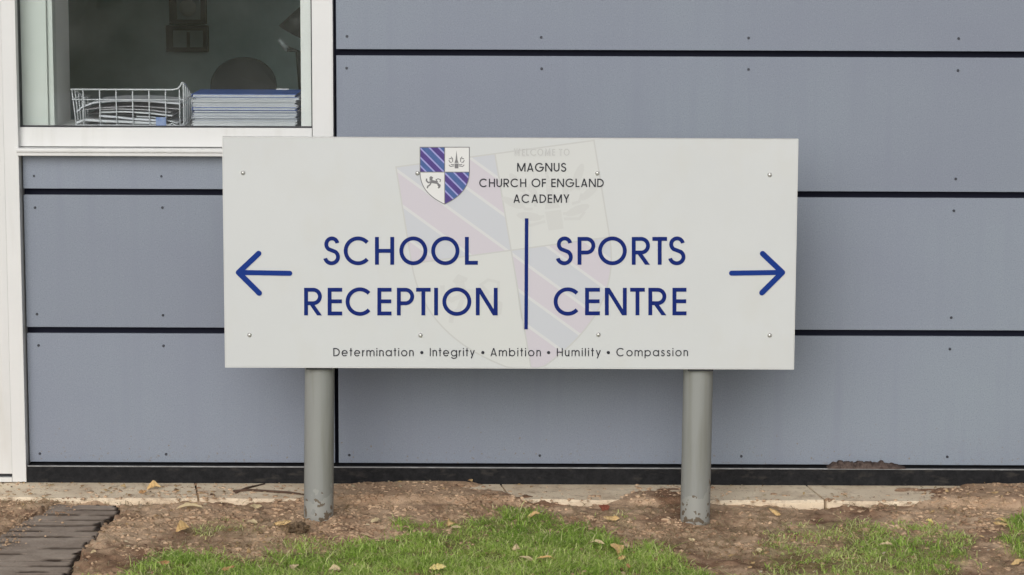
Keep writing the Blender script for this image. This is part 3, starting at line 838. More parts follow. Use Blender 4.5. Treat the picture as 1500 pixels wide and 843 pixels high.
def crest(X, cols, line_c, out_c, white, lw, ow, base, emb, big, st=.0004):
    """X maps crest units to photo pixels; cols = two stripe materials"""
    T = lambda P: [X(*p) for p in P]
    ws = Ink(base)
    for i in (1, 2): ws.poly(T(quad(i)))
    ws.build('crest_field', white)
    cuts = [1.2, .74, .36, -.03, -.40, -.74, -1.6]
    order = [0, 1, 0, 1, 0, 1]
    A, B, Cl = Ink(base), Ink(base), Ink(base + st)
    for qi, (ox, oy) in ((0, (0, 0)), (3, (.5, .5))):
        Q = quad(qi)
        for k in range(6):
            hi, lo = cuts[k], cuts[k + 1]
            # d = (x-ox)/.5 - (y-oy)/.5
            P = clip(Q, 2, -2, hi + 2 * (ox - oy)); P = clip(P, -2, 2, -lo - 2 * (ox - oy))
            if len(P) > 2: (A if order[k] == 0 else B).poly(T(P))
        for c in cuts[1:-1]:
            P = clip(Q, 2, -2, c + lw + 2 * (ox - oy)); P = clip(P, -2, 2, -(c - lw) - 2 * (ox - oy))
            if len(P) > 2: Cl.poly(T(P))
    A.build('crest_stripes', cols[0]); B.build('crest_stripes', cols[1]); Cl.build('crest_stripes', line_c)
    o = Ink(base + st * 1.5)
    o.stroke(T(SHIELD[:-1] if SHIELD[0] == SHIELD[-1] else SHIELD), ow, 0, True)
    o.stroke(T([(.5, 0), (.5, 1.146)]), ow, 1); o.stroke(T([(0, .5), (1, .5)]), ow, 2)
    o.build('crest_outline', out_c)
    # emblems
    n_ = lambda x, y: ((x - 125) / 615, (y - 90) / 615)
    k = emb[1]; e = Ink(base + st)
    e.poly(T([n_(580, 130), n_(592, 245), n_(604, 285), n_(556, 285), n_(568, 245)]), 0)
    e.poly(T([n_(556, 292), n_(606, 292), n_(604, 352), n_(558, 352)]), 0)
    for s in (1, -1):
        f = lambda x, y: n_(581 + s * (x - 581), y)
        for L_ in ([(485, 250), (497, 275), (520, 278)], [(512, 208), (532, 232), (530, 272)], [(488, 236), (505, 228), (520, 236)], [(485, 308), (505, 328), (552, 322)], [(510, 300), (530, 308), (552, 305)]):
            e.stroke(T([f(*p) for p in L_]), k * 1.0, 1)
        if big:
            for (cx_, cy_, a_, r_x) in ((480, 190, -60, 38), (455, 250, -35, 36), (525, 225, -75, 30), (500, 300, -15, 40)):
                P = []
                for j in range(12):
                    t = 2 * math.pi * j / 12; xx, yy = r_x * math.cos(t), r_x * .34 * math.sin(t)
                    c_, s_ = math.cos(math.radians(-a_)), math.sin(math.radians(-a_))
                    P.append(f(cx_ + 6 + xx * c_ - yy * s_, cy_ + xx * s_ + yy * c_))
                e.poly(T(P), 2)
    e.build('spire_emblem', emb[0]); e = Ink(base + st)
    # lion walking left with raised paw
    for li, (L_, w_) in enumerate((([(262, 512), (300, 520), (345, 528)], 4.2), ([(262, 470), (262, 505)], 4.0), ([(270, 515), (228, 528), (205, 505), (208, 478)], 2.0),
                   ([(262, 530), (245, 560), (222, 572), (215, 598)], 2.0), ([(345, 530), (352, 560), (368, 575), (352, 598)], 2.2), ([(338, 535), (375, 560), (366, 592)], 1.8),
                   ([(345, 520), (325, 492), (350, 480), (380, 492), (374, 520)], 1.2), ([(245, 475), (262, 458), (285, 472)], 2.0))):
        e.stroke(T([n_(*p) for p in L_]), k * w_ * .85, 1 + li)
    e.build('lion_emblem', emb[0])
M_cb = mat('crest blue', (0.035, 0.085, 0.27), .5, col2=(.05, .11, .31), nscale=60)
M_cp = mat('crest purple', (0.065, 0.028, 0.22), .5, col2=(.045, .02, .18), nscale=60)
M_cl = mat('crest lilac line', (0.30, 0.30, 0.62), .5)
M_cw = mat('crest white', (0.70, 0.70, 0.70), .5)
M_co = mat('crest grey', (0.17, 0.17, 0.18), .5)
crest(lambda x, y: (615.3 + 72.2 * x, 215.9 + 72.8 * y), (M_cb, M_cp), M_cl, M_co, M_cw, .042, 1.1, 0.0008, (M_co, 1.25), False, .0003)
M_wb = mat('pale blue print', (0.530, 0.548, 0.592), .5)
M_wp = mat('pale mauve print', (0.562, 0.530, 0.584), .5)
M_wl = mat('pale line print', (0.61, 0.615, 0.628), .5)
M_wo = mat('pale grey line print', (0.525, 0.53, 0.525), .5)
M_ww = mat('faint cream print', (0.60, 0.612, 0.605), .5)
M_we = mat('faint grey print', (0.565, 0.573, 0.567), .5)
crest(lambda x, y: (580 + 290 * x + 46 * y, 245 - 39 * x + 283 * y), (M_wb, M_wp), M_wl, M_wo, M_ww, .020, 2.0, 0.0002, (M_we, 4.0), True, .0001)

# ------------------------------------------------------------------ ground
GP = [  # grass outlines in photo pixels (roots), density, dryness
 ([(150, 850), (205, 822), (222, 812), (300, 810), (350, 822), (400, 826), (430, 812), (470, 806), (520, 800), (560, 790), (605, 775), (640, 780), (690, 762), (760, 757), (830, 765), (872, 772), (884, 792), (920, 800), (965, 800), (1000, 822), (1050, 850), (1050, 1300), (-400, 1300), (-200, 900)], 1.0, 0.14),
 ([(1120, 790), (1150, 770), (1250, 762), (1330, 765), (1420, 775), (1430, 800), (1405, 850), (1700, 900), (1700, 1300), (1040, 1300), (1040, 870), (1120, 840)], 0.32, 0.38),
 ([(1240, 770), (1420, 775), (1425, 800), (1380, 850), (1210, 850), (1240, 800)], 0.62, 0.18),
 ([(1462, 785), (1500, 765), (1700, 765), (1700, 850), (1490, 812)], 0.8, 0.1),
 ([(255, 772), (330, 755), (360, 762), (350, 775), (290, 785)], 0.22, 0.5),
 ([(400, 800), (450, 790), (520, 800), (480, 815)], 0.35, 0.3),
 ([(640, 765), (680, 755), (720, 760), (700, 775)], 0.35, 0.3),
 ([(880, 765), (905, 752), (925, 760), (915, 772)], 0.2, 0.5),
]
PATH = [(82, 738), (172, 738), (176, 750), (168, 758), (153, 768), (147, 780), (137, 792), (121, 808), (112, 822), (98, 843), (60, 900), (-10, 1100), (-900, 1100), (-500, 960), (-160, 850), (-60, 812), (0, 782), (38, 762), (62, 748)]
def strip_cover(x):
    u, v = proj(x, -0.1 + 0 * x, 0 * x)
    k = np.interp(u, [0, 60, 110, 140, 190, 240, 300, 430, 500, 560, 640, 700, 760, 880, 910, 935, 1000, 1060, 1200, 1300, 1400, 1500],
                  [.22, .12, .12, .30, .12, .22, .45, .36, .72, .86, .86, .62, .20, .08, .35, .62, .35, .02, .05, .30, .72, .95])
    return k
def height(x, y):
    low = (fbm(x * 1.6 + 3, y * 1.6 + 9, 3) - .45) * 0.030
    mid = (fbm(x * 9 + 30, y * 9, 3) - .45) * 0.020
    fine = (fbm(x * 45, y * 45 + 70, 3) - .45) * 0.016
    h = low * .6 + mid + fine * 1.3
    # spill of soil over the concrete strip; strip top is z = 0.010, front edge y = -0.205
    k = strip_cover(x) - 0.42
    ns = (fbm(x * 5 + 80, y * 12 + 11, 4) - .46)
    edge = np.clip((y + 0.205) / 0.10, 0, 1)
    cov = 0.010 + (k * 1.2 + ns * 1.3 - edge * 0.16) * 0.045 + fine * .5
    s = np.clip((y + 0.235) / 0.03, 0, 1)
    rim = (fbm(x * 30 + 7, y * 30, 3) - .46) * .020
    cov = cov + rim
    cov = np.where(cov > .010, .010 + .011 * np.tanh((cov - .010) / .011), cov)
    h = h * (1 - s) + cov * s
    # hollow near the right post, little heap of soil right of left post
    g = gr(1085, 765); h -= 0.020 * np.exp(-((x - g.x) ** 2 + ((y - g.y) * .5) ** 2) / .0016)
    for fx in (gr(467, 765).x, gr(1018, 768).x):
        rr_ = np.hypot(x - fx, y + .39)
        h += (.003 + .012 * (fbm(x * 35, y * 35, 2) - .4)) * np.exp(-((rr_ - .045) / .022) ** 2)
    far = np.clip((np.hypot(x, y + 1) - 4) / 6, 0, 1)
    h = h * (1 - far)
    h = np.where(y > 0.0, -0.02, h)
    return h
def axis(lo, hi, fine0, fine1, step, grow=1.35):
    a = list(np.arange(fine0, fine1 + 1e-6, step)); s = step
    v = fine1
    while v < hi: s *= grow; v += s; a.append(min(v, hi))
    s = step; v = fine0
    while v > lo: s *= grow; v -= s; a.insert(0, max(v, lo))
    return np.array(a)
gx = axis(-250, 250, -1.75, 1.85, 0.0075); gy = axis(-250, 250, -1.35, 0.0, 0.0075)
GX, GY = np.meshgrid(gx, gy)
GH = height(GX, GY)
U, V = proj(GX, GY, 0 * GX)
jn = (fbm(GX * 14, GY * 14, 3) - .46)
gmask = np.zeros(GX.shape)
for P, d, dr in GP:
    gmask = np.maximum(gmask, inpoly(U + jn * 30, V + jn * 20, P) * d)
outside = (np.abs(GX) > 1.9) | (GY < -1.3)
gmask = np.where(outside & (GY < -.9), .85, gmask)
pin = inpoly(U + (fbm(GX * 20, GY * 20, 3) - .46) * 8, V, PATH)
GH = np.where(pin, GH - 0.05, GH)
nx, ny = len(gx), len(gy)
idx = np.arange(nx * ny).reshape(ny, nx)
faces = np.stack([idx[:-1, :-1], idx[:-1, 1:], idx[1:, 1:], idx[1:, :-1]], -1).reshape(-1, 4)

def soil_mat():
    m = bpy.data.materials.new('brown soil'); m.use_nodes = True
    N = m.node_tree.nodes; L = m.node_tree.links; b = N['Principled BSDF']
    b.inputs['Roughness'].default_value = .95; b.inputs['Specular IOR Level'].default_value = .15
    geo = N.new('ShaderNodeNewGeometry')
    def noise(s, d, r=.6):
        n = N.new('ShaderNodeTexNoise'); n.inputs['Scale'].default_value = s; n.inputs['Detail'].default_value = d; n.inputs['Roughness'].default_value = r
        L.new(geo.outputs['Position'], n.inputs['Vector']); return n.outputs['Fac']
    def rg(f, a, c):
        r = N.new('ShaderNodeMapRange'); r.inputs[1].default_value = a; r.inputs[2].default_value = c; L.new(f, r.inputs[0]); return r.outputs[0]
    c = mixrgb(N, L, (0.43, 0.285, 0.185), (0.66, 0.48, 0.33), rg(noise(4, 5), .35, .65))
    c = mixrgb(N, L, c, (0.20, 0.125, 0.075), rg(noise(35, 6, .7), .50, .72))
    c = mixrgb(N, L, c, (0.23, 0.135, 0.085), rg(noise(3.1, 4, .6), .50, .62))
    c = mixrgb(N, L, c, (0.56, 0.44, 0.31), rg(noise(70, 4, .7), .60, .75))
    at_ = N.new('ShaderNodeAttribute'); at_.attribute_name = 'grass'
    c = mixrgb(N, L, c, mixrgb(N, L, (0.20, 0.24, 0.07), (0.29, 0.27, 0.12), noise(40, 4)), at_.outputs['Fac'])
    L.new(c, b.inputs['Base Color'])
    bp = N.new('ShaderNodeBump'); bp.inputs['Strength'].default_value = .6; bp.inputs['Distance'].default_value = .006
    L.new(noise(160, 5, .7), bp.inputs['Height']); L.new(bp.outputs[0], b.inputs['Normal'])
    return m
M_soil = soil_mat()
g = np_obj('ground', np.stack([GX, GY, GH], -1).reshape(-1, 3), faces, M_soil, None, True, {'grass': gmask.ravel()})
tag(g, 'bare brown soil verge with worn grass in front of the wall', kind='structure')

# dark grooved path, left
px_ = np.arange(-3.4, gr(180, 738).x + .02, 0.009); py_ = np.arange(-1.6, gr(0, 736).y, 0.0032)
PX, PY = np.meshgrid(px_, py_)
pu, pv = proj(PX, PY, 0 * PX)
rag = (fbm(PX * 20, PY * 20, 3) - .46) * 2.2
pins = inpoly(pu + rag * 8 + 1.5, pv + rag * 3, PATH)
PH = -0.001 + (fbm(PX * 8, PY * 8, 3) - .45) * .004 + (fbm(PX * 90, PY * 90, 2) - .4) * .003
wob = (fbm(PX * 2.5 + 4, PY * 3, 2) - .4) * .020
ph_ = ((PY + wob) / 0.058) % 1.0
row = np.round((PY + wob) / 0.058)
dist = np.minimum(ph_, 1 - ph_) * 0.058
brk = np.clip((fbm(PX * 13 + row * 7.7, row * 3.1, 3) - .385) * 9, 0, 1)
groove_shade = np.clip(1.5 * brk * np.exp(-(dist / .0078) ** 2), 0, 1)  # shade in the grooves, painted as dark brown into the path colour
PH -= 0.020 * brk * np.exp(-(dist / .0034) ** 2)
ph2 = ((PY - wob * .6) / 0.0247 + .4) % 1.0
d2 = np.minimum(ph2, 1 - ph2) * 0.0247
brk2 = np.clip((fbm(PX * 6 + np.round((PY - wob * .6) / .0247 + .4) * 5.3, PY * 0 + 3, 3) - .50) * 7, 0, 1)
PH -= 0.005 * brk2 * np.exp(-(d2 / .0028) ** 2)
groove_shade = np.maximum(groove_shade, .6 * brk2 * np.exp(-(d2 / .0045) ** 2))
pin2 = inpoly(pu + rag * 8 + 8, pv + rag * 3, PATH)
groove_shade = np.maximum(groove_shade, np.where(pin2, 0, 1.0))  # crack along the path edge darkened the same way
PH = np.where(pins, PH, -0.06)
iy = np.arange(PX.size).reshape(PX.shape)
pf = np.stack([iy[:-1, :-1], iy[:-1, 1:], iy[1:, 1:], iy[1:, :-1]], -1).reshape(-1, 4)
# soil creeping over the left part of the path
M_path = mat('dark worn path surface', (0.24, 0.19, 0.155), .9, col2=(0.40, 0.335, 0.28), nscale=11, bump=.5, bscale=120, spec=.25, contrast=(.3, .7))
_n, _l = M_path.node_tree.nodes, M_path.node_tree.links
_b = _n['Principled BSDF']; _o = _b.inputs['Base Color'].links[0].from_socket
_a = _n.new('ShaderNodeAttribute'); _a.attribute_name = 'groove_shade'
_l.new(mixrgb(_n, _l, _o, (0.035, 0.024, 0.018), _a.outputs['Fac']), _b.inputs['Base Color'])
po = np_obj('path', np.stack([PX, PY, PH], -1).reshape(-1, 3), pf, M_path, None, True, {'groove_shade': groove_shade.ravel()})
tag(po, 'dark grooved path slab at the lower left', kind='structure')

# concrete strip of slabs along the wall
def concrete_mat():
    m = bpy.data.materials.new('pale concrete'); m.use_nodes = True
    N = m.node_tree.nodes; L = m.node_tree.links; b = N['Principled BSDF']; b.inputs['Roughness'].default_value = .9
    geo = N.new('ShaderNodeNewGeometry')
    def noise(s, d, r=.6):
        n = N.new('ShaderNodeTexNoise'); n.inputs['Scale'].default_value = s; n.inputs['Detail'].default_value = d; n.inputs['Roughness'].default_value = r
        L.new(geo.outputs['Position'], n.inputs['Vector']); return n.outputs['Fac']
    def rg(f, a, c):
        r = N.new('ShaderNodeMapRange'); r.inputs[1].default_value = a; r.inputs[2].default_value = c; L.new(f, r.inputs[0]); return r.outputs[0]
    c = mixrgb(N, L, (0.84, 0.71, 0.53), (0.66, 0.52, 0.37), rg(noise(6, 5), .40, .72))
    c = mixrgb(N, L, c, (0.42, 0.30, 0.20), rg(noise(22, 7, .8), .52, .68))
    c = mixrgb(N, L, c, (0.13, 0.10, 0.08), rg(noise(90, 4, .7), .62, .75))
    L.new(c, b.inputs['Base Color'])
    bp = N.new('ShaderNodeBump'); bp.inputs['Strength'].default_value = .4; bp.inputs['Distance'].default_value = .004
    L.new(noise(120, 5, .7), bp.inputs['Height']); L.new(bp.outputs[0], b.inputs['Normal'])
    return m
M_conc = concrete_mat()
strip = empty('concrete_strip', (0, -.1, 0)); tag(strip, 'pale concrete edging slabs along the foot of the wall', kind='structure')
jx = [gr(u, 725).x for u in (287, 1192)]
w_ = (jx[1] - jx[0])
edges = [jx[0] - 2 * w_, jx[0] - w_, jx[0], (jx[0] + jx[1]) / 2, jx[1], jx[1] + w_ / 2, jx[1] + w_, jx[1] + 2 * w_, jx[1] + 3 * w_]
for a, b_ in zip(edges, edges[1:]):
    n = max(8, int((b_ - a) / .02)); bm = bmesh.new()
    rows_ = []
    for i in range(n + 1):
        x = a + .003 + (b_ - a - .006) * i / n
        fr = -0.205 + (float(fbm(x * 10, 5.0, 4)) - .45) * .022
        prof_ = [(fr, -.05), (fr, .004 + rnd.uniform(-.001, .001)), (fr + .006, .010), (-.1, .011 + rnd.uniform(-.0007, .0007)), (-.012, .012), (-.012, -.05)]
        skew = lambda y: (-(y + .1) * .35 if i in (0, n) else 0)
        rows_.append([bm.verts.new((x + skew(y) * .5, y, z)) for y, z in prof_])
    for A, B in zip(rows_, rows_[1:]):
        for k in range(6): bm.faces.new((A[k], A[(k + 1) % 6], B[(k + 1) % 6], B[k]))
    bm.faces.new(rows_[0][::-1]); bm.faces.new(rows_[-1])
    bmesh.ops.recalc_face_normals(bm, faces=bm.faces)
    mesh_obj('slab', bm, M_conc, strip)

# unseen pale paving, added to bounce light onto the wall
M_pave = mat('pale paving', (0.34, 0.33, 0.31), .85, col2=(0.44, 0.42, 0.39), nscale=2.5, bump=.3, bscale=60)
bm = bmesh.new(); box(bm, -30, 30, -16, -2.6, -.1, .012, .004)
tag(mesh_obj('bounce_paving', bm, M_pave), 'pale paving added out of view to bounce light onto the wall', kind='structure')

# ------------------------------------------------------------------ clods, gravel, straw
ICO = bmesh.new(); bmesh.ops.create_icosphere(ICO, subdivisions=1, radius=1)
iv = np.array([v.co[:] for v in ICO.verts]); if_ = np.array([[v.index for v in f.verts] for f in ICO.faces]); ICO.free()
def scatter(name, n, smin, smax, m_, xr, yr, keep, label, flat=.6, kind='stuff', power=4, zoff=0.0, zf=None):
    x = npr.uniform(*xr, n * 3); y = npr.uniform(*yr, n * 3)
    k = keep(x, y); x, y = x[k][:n], y[k][:n]; n = len(x)
    s = smin + (smax - smin) * npr.random(n) ** power
    z = (zf or height)(x, y) + zoff
    v = iv[None] * (s[:, None, None] * (1 + npr.uniform(-.45, .45, (n, 12, 1))))
    sc = np.stack([npr.uniform(.8, 1.5, n), npr.uniform(.7, 1.2, n), np.full(n, flat) * npr.uniform(.6, 1.2, n)], -1)
    v = v * sc[:, None, :]
    a = npr.uniform(0, 2 * np.pi, n); c, s_ = np.cos(a), np.sin(a)
    vx = v[..., 0] * c[:, None] - v[..., 1] * s_[:, None]; vy = v[..., 0] * s_[:, None] + v[..., 1] * c[:, None]
    V_ = np.stack([vx + x[:, None], vy + y[:, None], v[..., 2] + (z - s * .05)[:, None]], -1).reshape(-1, 3)
    Fs = (if_[None] + (np.arange(n) * 12)[:, None, None]).reshape(-1, 3)
    o = np_obj(name, V_, Fs, m_)
    return tag(o, label, None, None, kind)
def notpath(x, y):
    u, v = proj(x, y, 0 * x); return ~inpoly(u, v, PATH)
M_clod = mat('soil clods', (0.30, 0.19, 0.12), .95, col2=(0.68, 0.49, 0.33), nscale=9, spec=.1)
M_stone = mat('pale gravel', (0.30, 0.24, 0.18), .85, col2=(0.46, 0.39, 0.30), nscale=30)
scatter('soil_clods', 26000, .0008, .0085, M_clod, (-1.75, 1.85), (-1.1, -.19), lambda x, y: notpath(x, y) & (npr.random(len(x)) < np.clip((fbm(x * 4 + 60, y * 7 + 3, 3) - .38) * 4.5, .06, 1)), 'crumbs and clods of brown soil over the bare verge')
scatter('soil_crumbs', 3200, .0010, .0075, M_clod, (-1.75, 1.85), (-.22, -.03), lambda x, y: strip_cover(x) + .12 + (fbm(x * 6, y * 9, 3) - .45) * 1.5 > npr.random(len(x)) * .9,
        'small soil crumbs spilled over the concrete strip', zf=lambda x, y: np.maximum(height(x, y), .0105))
scatter('gravel', 330, .0018, .006, M_stone, (-1.75, 1.85), (-1.0, -.2), notpath, 'pale stone chips scattered in the soil')
def left_corner(x, y):
    u, v = proj(x, y, 0 * x); return (u < 110) & ((v < 760) | (u < 60 - (v - 760) * .8) | (npr.random(len(x)) < .08))
scatter('path_grit', 2600, .0008, .0045, M_clod, (-1.75, -1.0), (-.75, -.2), left_corner, 'soil grit lying on the upper left of the dark path', zf=lambda x, y: np.full(len(x), .006) + 0 * x)

def blades(name, x, y, z, ht, wd, lean, m_, tint, label, segs=2):
    n = len(x)
    a = npr.uniform(0, 2 * np.pi, n); dx, dy = np.cos(a), np.sin(a)
    b = a + np.pi / 2 + npr.uniform(-.5, .5, n); wx, wy = np.cos(b) * wd / 2, np.sin(b) * wd / 2
    t = [0, .45, .8, 1.0]; hx = [0, .18, .6, 1.0]; hz = [0, .5, .82, .95]; ww = [.8, 1, .6, 0]
    vs = []
    for k in range(3):
        cxx = x + dx * lean * hx[k]; cyy = y + dy * lean * hx[k]; czz = z + ht * hz[k]
        vs.append(np.stack([cxx - wx * ww[k], cyy - wy * ww[k], czz], -1)); vs.append(np.stack([cxx + wx * ww[k], cyy + wy * ww[k], czz], -1))
    vs.append(np.stack([x + dx * lean, y + dy * lean, z + ht * (1 - .25 * lean / ht)], -1))
    V_ = np.stack(vs, 1).reshape(-1, 3)
    base = (np.arange(n) * 7)[:, None]
    T_ = np.array([[0, 1, 3], [0, 3, 2], [2, 3, 5], [2, 5, 4], [4, 5, 6]])
    Fs = (base[:, None, :] + T_[None]).reshape(-1, 3)
    o = np_obj(name, V_, Fs, m_, None, True, {'tint': np.repeat(tint, 7), 'tip': np.tile([0, 0, .5, .5, .8, .8, 1.0], n)})
    return tag(o, label, None, None, 'stuff')
def grass_mat(name, a, b_, c_, dry):
    m = bpy.data.materials.new(name); m.use_nodes = True
    N = m.node_tree.nodes; L = m.node_tree.links; b = N['Principled BSDF']; b.inputs['Roughness'].default_value = .55; b.inputs['Specular IOR Level'].default_value = .3
    t = N.new('ShaderNodeAttribute'); t.attribute_name = 'tint'
    r = N.new('ShaderNodeValToRGB'); cr = r.color_ramp
    cr.elements[0].color = (*a, 1); cr.elements[0].position = 0
    cr.elements[1].color = (*dry, 1); cr.elements[1].position = 1
    e = cr.elements.new(.4); e.color = (*b_, 1); e = cr.elements.new(.78); e.color = (*c_, 1)
    L.new(t.outputs['Fac'], r.inputs[0]); L.new(r.outputs[0], b.inputs['Base Color'])
    tr_ = N.new('ShaderNodeBsdfTranslucent'); L.new(r.outputs[0], tr_.inputs[0])
    mx = N.new('ShaderNodeMixShader'); mx.inputs[0].default_value = .42
    L.new(b.outputs[0], mx.inputs[1]); L.new(tr_.outputs[0], mx.inputs[2]); L.new(mx.outputs[0], N['Material Output'].inputs[0])
    return m
M_grass = grass_mat('grass blades', (0.21, 0.36, 0.055), (0.44, 0.63, 0.12), (0.74, 0.84, 0.32), (0.80, 0.72, 0.44))
n = 360000
x = npr.uniform(-1.75, 1.85, n); y = npr.uniform(-1.45, -.22, n)
u, v = proj(x, y, 0 * x); jn = fbm(x * 14, y * 14, 3) - .46
den = np.zeros(n); dry = np.zeros(n)
for P, d, dr in GP:
    k = inpoly(u + jn * 90 + npr.normal(0, 7, n), v + jn * 46 + np.abs(npr.normal(0, 4, n)) * -1 + 3, P); k2 = k & (d > den); den[k2] = d; dry[k2] = dr
clump = np.clip((fbm(x * 22 + 40, y * 22, 3) - .30) * 3.2, 0.12, 1)
keep = (npr.random(n) < den * clump) & notpath(x, y)
x, y, dry, den = x[keep], y[keep], dry[keep], den[keep]; n = len(x)
ht = npr.uniform(.008, .024, n) * np.where(npr.random(n) < .06, 1.7, 1) * (.55 + .45 * den) * (0.8 + .9 * np.clip(fbm(x * 9, y * 9 + 5, 2) - .25, 0, .6))
dryb = npr.random(n) < dry
tint = np.where(dryb, npr.uniform(.8, 1, n), np.clip(npr.normal(.42, .2, n) + (fbm(x * 6, y * 6 + 50, 3) - .46) * .7 + dry * .25, 0, .85))
blades('grass', x, y, height(x, y) - .002, ht, npr.uniform(.0014, .0030, n), ht * npr.uniform(.4, 2.6, n), M_grass, tint, 'short green turf with worn patches along the bottom of the picture')
print('grass blades', n)
# dead straws lying on the soil
n = 9000
x = npr.uniform(-1.4, 1.85, n * 2); y = npr.uniform(-1.0, -.2, n * 2)
dn = fbm(x * 5 + 9, y * 5, 3); k = (npr.random(n * 2) < np.clip((dn - .36) * 3.2, 0.05, 1)) & notpath(x, y); x, y = x[k][:n], y[k][:n]; n = len(x)
M_straw = grass_mat('dead grass', (0.30, 0.21, 0.11), (0.40, 0.31, 0.18), (0.50, 0.42, 0.27), (0.16, 0.10, 0.05))
h_ = npr.uniform(.002, .010, n)
blades('dead_grass', x, y, height(x, y) + .002, h_, npr.uniform(.001, .0028, n), npr.uniform(.015, .05, n), M_straw, npr.random(n), 'dead straw and grass bits lying flat on the soil')

# fragments of dry leaves, bark and moss lying about in drifts
def litter(name, n, keep, a, b_, label, smin=.003, smax=.014):
    x = npr.uniform(-1.6, 1.85, n * 12); y = npr.uniform(-1.05, -.03, n * 12)
    k = keep(x, y) & notpath(x, y); x, y = x[k][:n], y[k][:n]; n = len(x)
    s_ = smin + (smax - smin) * npr.random(n) ** 2.2
    t = np.sort(npr.uniform(0, 2 * np.pi, (n, 5)), 1); rr = npr.uniform(.45, 1, (n, 5)) * s_[:, None]
    el = npr.uniform(.35, .9, n); yw = npr.uniform(0, 6.28, n)
    lx, ly = np.cos(t) * rr, np.sin(t) * rr * el[:, None]
    lz = lx * npr.normal(0, .35, (n, 1)) + ly * npr.normal(0, .5, (n, 1)) + npr.normal(0, .12, (n, 5)) * s_[:, None]
    X = x[:, None] + lx * np.cos(yw)[:, None] - ly * np.sin(yw)[:, None]; Y = y[:, None] + lx * np.sin(yw)[:, None] + ly * np.cos(yw)[:, None]
    Z = np.maximum(height(x, y), np.where(y > -.2, .0105, -1))[:, None] + .002 + np.abs(lz)
    C = np.stack([x, y, Z.mean(1) + s_ * .25], -1)[:, None]
    V_ = np.concatenate([C, np.stack([X, Y, Z], -1)], 1).reshape(-1, 3)
    T_ = np.array([[0, 1, 2], [0, 2, 3], [0, 3, 4], [0, 4, 5], [0, 5, 1]])
    o = np_obj(name, V_, ((np.arange(n) * 6)[:, None, None] + T_[None]).reshape(-1, 3), mat(name + ' material', a, .8, col2=b_, nscale=45, spec=.2, contrast=(.4, .6)))
    tag(o, label, None, None, 'stuff')
drift = lambda x, y: npr.random(len(x)) < np.clip((fbm(x * 3.2 + 21, y * 6 + 8, 3) - .44) * 3.5, .03, 1)
litter('leaf_litter', 900, lambda x, y: drift(x, y), (0.30, 0.18, 0.09), (0.56, 0.40, 0.20), 'crumbled tan and brown leaf litter over the verge')
litter('bark_chips', 450, lambda x, y: drift(x, y + 3), (0.10, 0.055, 0.035), (0.24, 0.14, 0.09), 'dark bark crumbs scattered over the bare soil', .002, .010)
litter('pale_litter', 260, lambda x, y: drift(x + 5, y), (0.52, 0.42, 0.27), (0.64, 0.56, 0.40), 'bleached leaf scraps between soil and turf', .003, .012)

# soil heap lying on the plinth ledge
x0, x1 = at(1211, 680, -.01).x, at(1325, 680, -.01).x
bm = bmesh.new(); nseg = 46; rowz = []
for i in range(nseg + 1):
    f = i / nseg; x = x0 + (x1 - x0) * f
    u_ = 1211 + 114 * f
    hpx = np.interp(u_, [1211, 1217, 1222, 1240, 1250, 1258, 1270, 1281, 1291, 1298, 1310, 1325], [0.6, 4.5, 8.5, 8.2, 6.8, 8.6, 7.6, 7.4, 9.2, 7.0, 4.8, .4])
    hh = hpx / 552 * (1 + 1.0 * (float(fbm(x * 260, 3., 3)) - .45)) + .0004
    yo = -.030 - .003 * float(fbm(x * 80, 9., 2))
    rowz.append([bm.verts.new((x + rnd.uniform(-.0012, .0012), yy, ZP - .0005 + hz_)) for yy, hz_ in ((yo - .001, 0), (yo + .002, hh * .45), (yo + .011, hh * .92), (-.010, hh), (-.0015, hh * .9), (-.0015, 0))])
for A, B in zip(rowz, rowz[1:]):
    for k in range(6): bm.faces.new((A[k], A[(k + 1) % 6], B[(k + 1) % 6], B[k]))
bm.faces.new(rowz[0][::-1]); bm.faces.new(rowz[-1]); bmesh.ops.recalc_face_normals(bm, faces=bm.faces)
M_heap = mat('dark soil', (0.055, 0.040, 0.036), .95, col2=(0.14, 0.105, 0.09), nscale=90, bump=.8, bscale=300, spec=.1)
tag(mesh_obj('soil_heap', bm, M_heap), 'small dark heap of soil on the black plinth ledge, right of the sign', kind='stuff')

# twigs, fallen leaves
M_twig = mat('dark bark', (0.06, 0.035, 0.025), .85, col2=(0.12, 0.07, 0.045), nscale=60, bump=.5)
def hz(x, y, d=.004): return max(float(height(np.array([x]), np.array([y]))[0]), .010 if y > -.205 else -1) + d
def twig(label, pts, r):
    P = []
    for u, v in pts:
        p = gr(u, v, .01); P.append((p.x, p.y, hz(p.x, p.y)))
    tag(mesh_obj('twig', tube(bmesh.new(), P, r, 6), M_twig, None, True), label, 'twig', 'twigs by the left post')
twig('long dark reddish twig lying on the concrete strip just left of the left post', [(342, 722), (365, 720), (395, 722), (425, 724), (447, 727)], [.004, .003, .0035, .003, .002])
twig('short dark stick angled above the long twig by the left post', [(345, 724), (362, 717), (388, 711)], [.003, .003, .0015])

